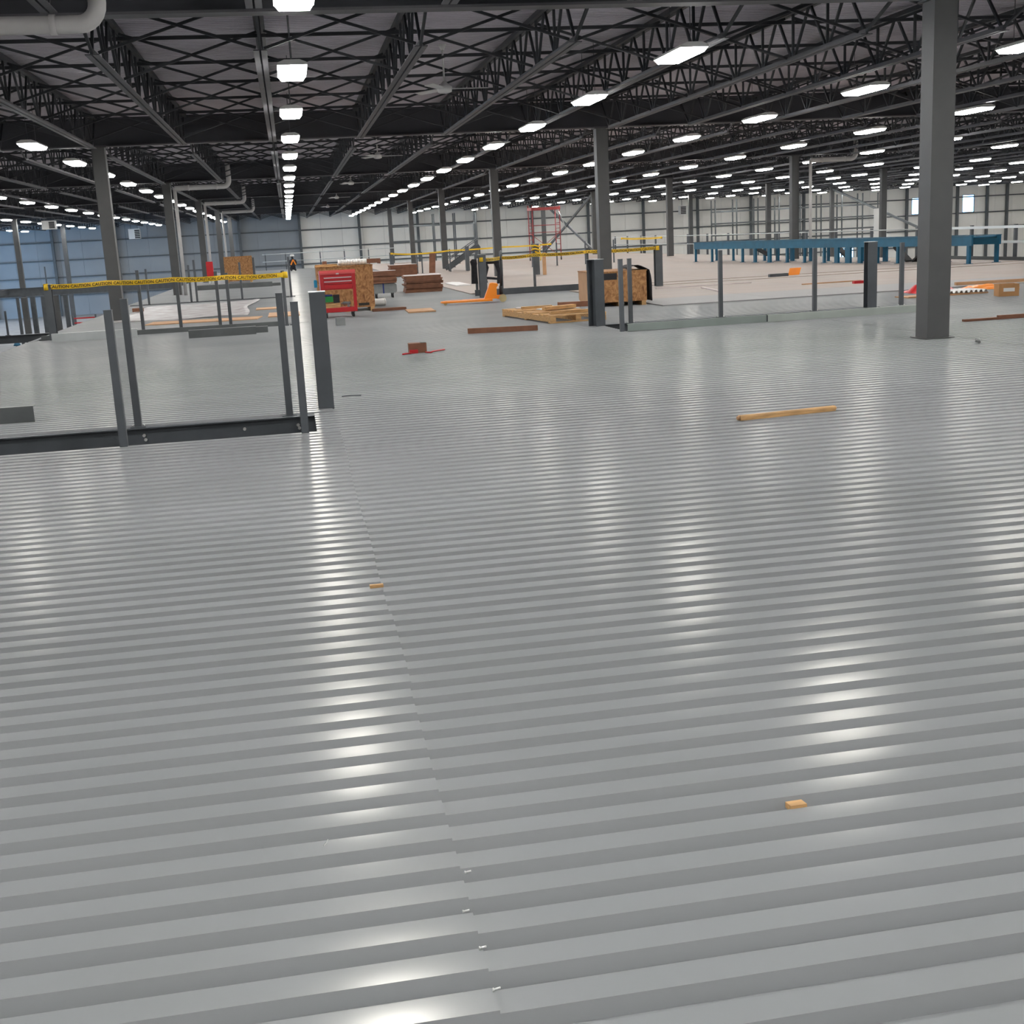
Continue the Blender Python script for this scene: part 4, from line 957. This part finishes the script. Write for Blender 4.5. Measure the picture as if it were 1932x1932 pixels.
crumple('orange_sheeting', 13.9, 23.3, 1.2, 0.6, 0.12, ORANGE, 'crumpled orange sheeting right of the red sheeting', 'sheeting')
tag(MB().box(0, 2.2, 0, 0.09, 0, 0.06).box(0, 2.2, 0.02, 0.07, 0.06, 0.065).obj('timber', PLY, None, (14.0, 24.6, 0.022), -0.12), 'long pale timber behind the cardboard box', 'timber')
tag(MB().box(0, 0.6, 0, 0.1, 0, 0.08).box(0.02, 0.58, 0.02, 0.08, 0.08, 0.085).obj('steel_offcut', BEAM, None, (13.35, 33.5, 0.022), 0.15), 'dark steel offcut on the beige sheets in front of the conveyor', 'offcut')
tag(MB().add([(0,0,0),(0.34,0,0),(0.42,0.05,0.2),(0.08,0.05,0.2),(0,0.02,0),(0.34,0.02,0),(0.42,0.07,0.2),(0.08,0.07,0.2)], [(0,1,2,3),(7,6,5,4),(0,4,5,1),(1,5,6,2),(2,6,7,3),(3,7,4,0)]).obj('plywood_offcut', ORANGE, None, (14.1, 34.0, 0.022)), 'small orange offcut standing beside the dark steel offcut', 'offcut')
tag(MB().box(0, 0.4, 0, 0.12, 0, 0.06).box(0.02, 0.38, 0.02, 0.1, 0.06, 0.066).obj('red_offcut', RED, None, (13.1, 27.6, 0.022)), 'small red piece left of the broad slate stub', 'offcut')
tag(MB().box(0, 0.08, 0, 2.2, 0, 0.03).box(0.01, 0.07, 0, 2.2, 0.03, 0.034).obj('timber', BTOP, None, (9.75, 27.7, 0.022), -0.15), 'thin pale lath on the sheets right of the black tarp', 'timber')
for i, (x, y, L, rz, lab) in enumerate(((12.2, 28.5, 1.6, 0.1, 'thin orange lath on the beige sheets left of the broad slate stub'), (9.2, 30.8, 2.6, 0.03, 'long thin lath on the beige sheets behind the black tarp'))):
    tag(MB().box(0, L, 0, 0.07, 0, 0.02).box(0, L, 0.01, 0.06, 0.02, 0.024).obj('timber', PLY if i == 0 else BTOP, None, (x, y, 0.022), rz), lab, 'timber')
tag(MB().tube([(8.06, 13.6, .02), (8.1, 13.68, .045), (8.11, 13.74, .02)], 0.02, 6).obj('glove_scrap', GREYP), 'small grey scrap on the deck just right of the big column foot', 'scrap')
# chips and screws on the near deck
def chip(x, y, L, w, h, rz, lab, m=WOOD, z=0.0005):
    tag(MB().prism([(0, 0), (w, 0), (w, h*0.8), (w*0.1, h)], 'x', 0, L).obj('wood_chip', m, None, (x, y, z), rz), lab, 'wood chip')
chip(0.235, 5.46, 0.062, 0.03, 0.014, 0.02, 'small wood chip lying on the deck seam', z=0.0085)
chip(1.21, 2.90, 0.047, 0.04, 0.02, 0.03, 'small yellow wood chip in a valley at lower right', z=-0.012)
for i, (x, y, lab) in enumerate(((0.27, 2.60, 'tiny bright screw by the seam near the bottom edge'), (0.285, 2.44, 'tiny bright screw just right of the lower seam'), (0.29, 2.28, 'tiny bright screw on the seam at the bottom edge'), (0.30, 2.78, 'tiny bright screw on the seam above the other screws'))):
    tag(MB().tube([(0, 0, 0.004), (0.014, 0.003, 0.004)], 0.0025, 6).tube([(-0.003, -0.0005, 0.004), (0, 0, 0.004)], 0.004, 6).obj('screw', SCREW, None, (x, y, 0.0085)), lab, 'screw')
tag(MB().tube([(0, 0, .003), (0.008, 0.01, .006), (0.012, 0.03, .004)], 0.0012, 5).obj('metal_shaving', SCREW, None, (-0.045, 3.02, 0.008)), 'tiny curled metal shaving on a rib left of the seam', 'shaving')
tag(MB().tube([(0, 0, .004), (0.1, 0.02, .006), (0.2, -0.03, .004)], 0.006, 6).obj('wire_scrap', BEAM, None, (0.42, 12.9, 0.001)), 'bent dark wire on the deck right of the big stub', 'wire')

# ------------------------------------------------------------------ workers
def figure(name, joints, edges, radii, lab, loc, rz, skin_m, scale=1.0):
    t = thing(name, lab, 'person', loc, rz)
    me = bpy.data.meshes.new('body'); me.from_pydata([Vector(j)*scale for j in joints], edges, [])
    me.materials.append(skin_m); o = link('body', me, t)
    o.modifiers.new('skin', 'SKIN')
    for i, r in enumerate(radii): me.skin_vertices[0].data[i].radius = (r*scale, r*scale)
    me.skin_vertices[0].data[0].use_root = True
    s = o.modifiers.new('smooth', 'SUBSURF'); s.levels = 1; s.render_levels = 2
    return t
# kneeling worker at the far end of the deck
J = [(0,0,0.30),(0,0.02,0.45),(0,0.03,0.62),(0,0.05,0.76),(0,0.07,0.86),(0,0.09,0.97),
     (-0.19,0.05,0.68),(-0.24,0.12,0.48),(-0.16,0.30,0.38),(0.19,0.05,0.68),(0.24,0.12,0.48),(0.16,0.30,0.38),
     (-0.14,0.30,0.14),(-0.13,-0.10,0.08),(0.14,0.30,0.14),(0.13,-0.10,0.08)]
E_ = [(0,1),(1,2),(2,3),(3,4),(4,5),(2,6),(6,7),(7,8),(2,9),(9,10),(10,11),(0,12),(12,13),(0,14),(14,15)]
Rr = [.15,.15,.17,.08,.07,.10,.07,.055,.045,.07,.055,.045,.085,.06,.085,.06]
p = figure('person', J, E_, Rr, 'worker kneeling at the far end of the deck in orange vest and white hard hat', (0.24, 81.4, 0.0), 0.15, DENIM)
MB().tube([(0, 0.09, 0.95), (0, 0.09, 1.0), (0, 0.09, 1.06), (0, 0.09, 1.09)], [.145, .135, .11, .04], 14).obj('hard_hat', WHITE, p)
for s in (-1, 1): MB().bar((s*0.16, -0.165, 0.42), (0.0, -0.155, 0.74), 0.075, 0.02, (0, -1, 0)).obj('vest_stripe', HIVIS, p)
MB().tube([(0, 0.02, 0.36), (0, 0.03, 0.50), (0, 0.04, 0.70)], [.172, .178, .15], 14, False).obj('vest', BLACK, p)
# worker on the lower floor beyond the left edge
J2 = [(0,0,0.95),(0,0,1.15),(0,0,1.38),(0,0,1.52),(0,0.01,1.62),(0,0.02,1.72),
      (-0.2,0,1.40),(-0.27,0.06,1.12),(-0.22,0.25,0.98),(0.2,0,1.40),(0.27,0.06,1.12),(0.22,0.25,0.98),
      (-0.11,0,0.88),(-0.13,0.02,0.48),(-0.14,0,0.06),(-0.14,0.14,0.04),(0.11,0,0.88),(0.13,0.02,0.48),(0.14,0,0.06),(0.14,0.14,0.04)]
E2 = [(0,1),(1,2),(2,3),(3,4),(4,5),(2,6),(6,7),(7,8),(2,9),(9,10),(10,11),(0,12),(12,13),(13,14),(14,15),(0,16),(16,17),(17,18),(18,19)]
R2 = [.14,.14,.16,.07,.09,.09,.075,.055,.045,.075,.055,.045,.09,.065,.05,.04,.09,.065,.05,.04]
p = figure('person', J2, E2, R2, 'worker in lime vest on the lower floor beyond the left deck edge', (-10.75, 51, ZLOW), 0.4, DENIM)
MB().tube([(0, 0.0, 1.0), (0, 0.0, 1.2), (0, 0.0, 1.45)], [.165, .17, .16], 14, False).obj('vest', LIME, p)
MB().tube([(0, 0.02, 1.72), (0, 0.02, 1.76), (0, 0.02, 1.82), (0, 0.02, 1.85)], [.14, .13, .1, .04], 14).obj('hard_hat', BLUE, p)
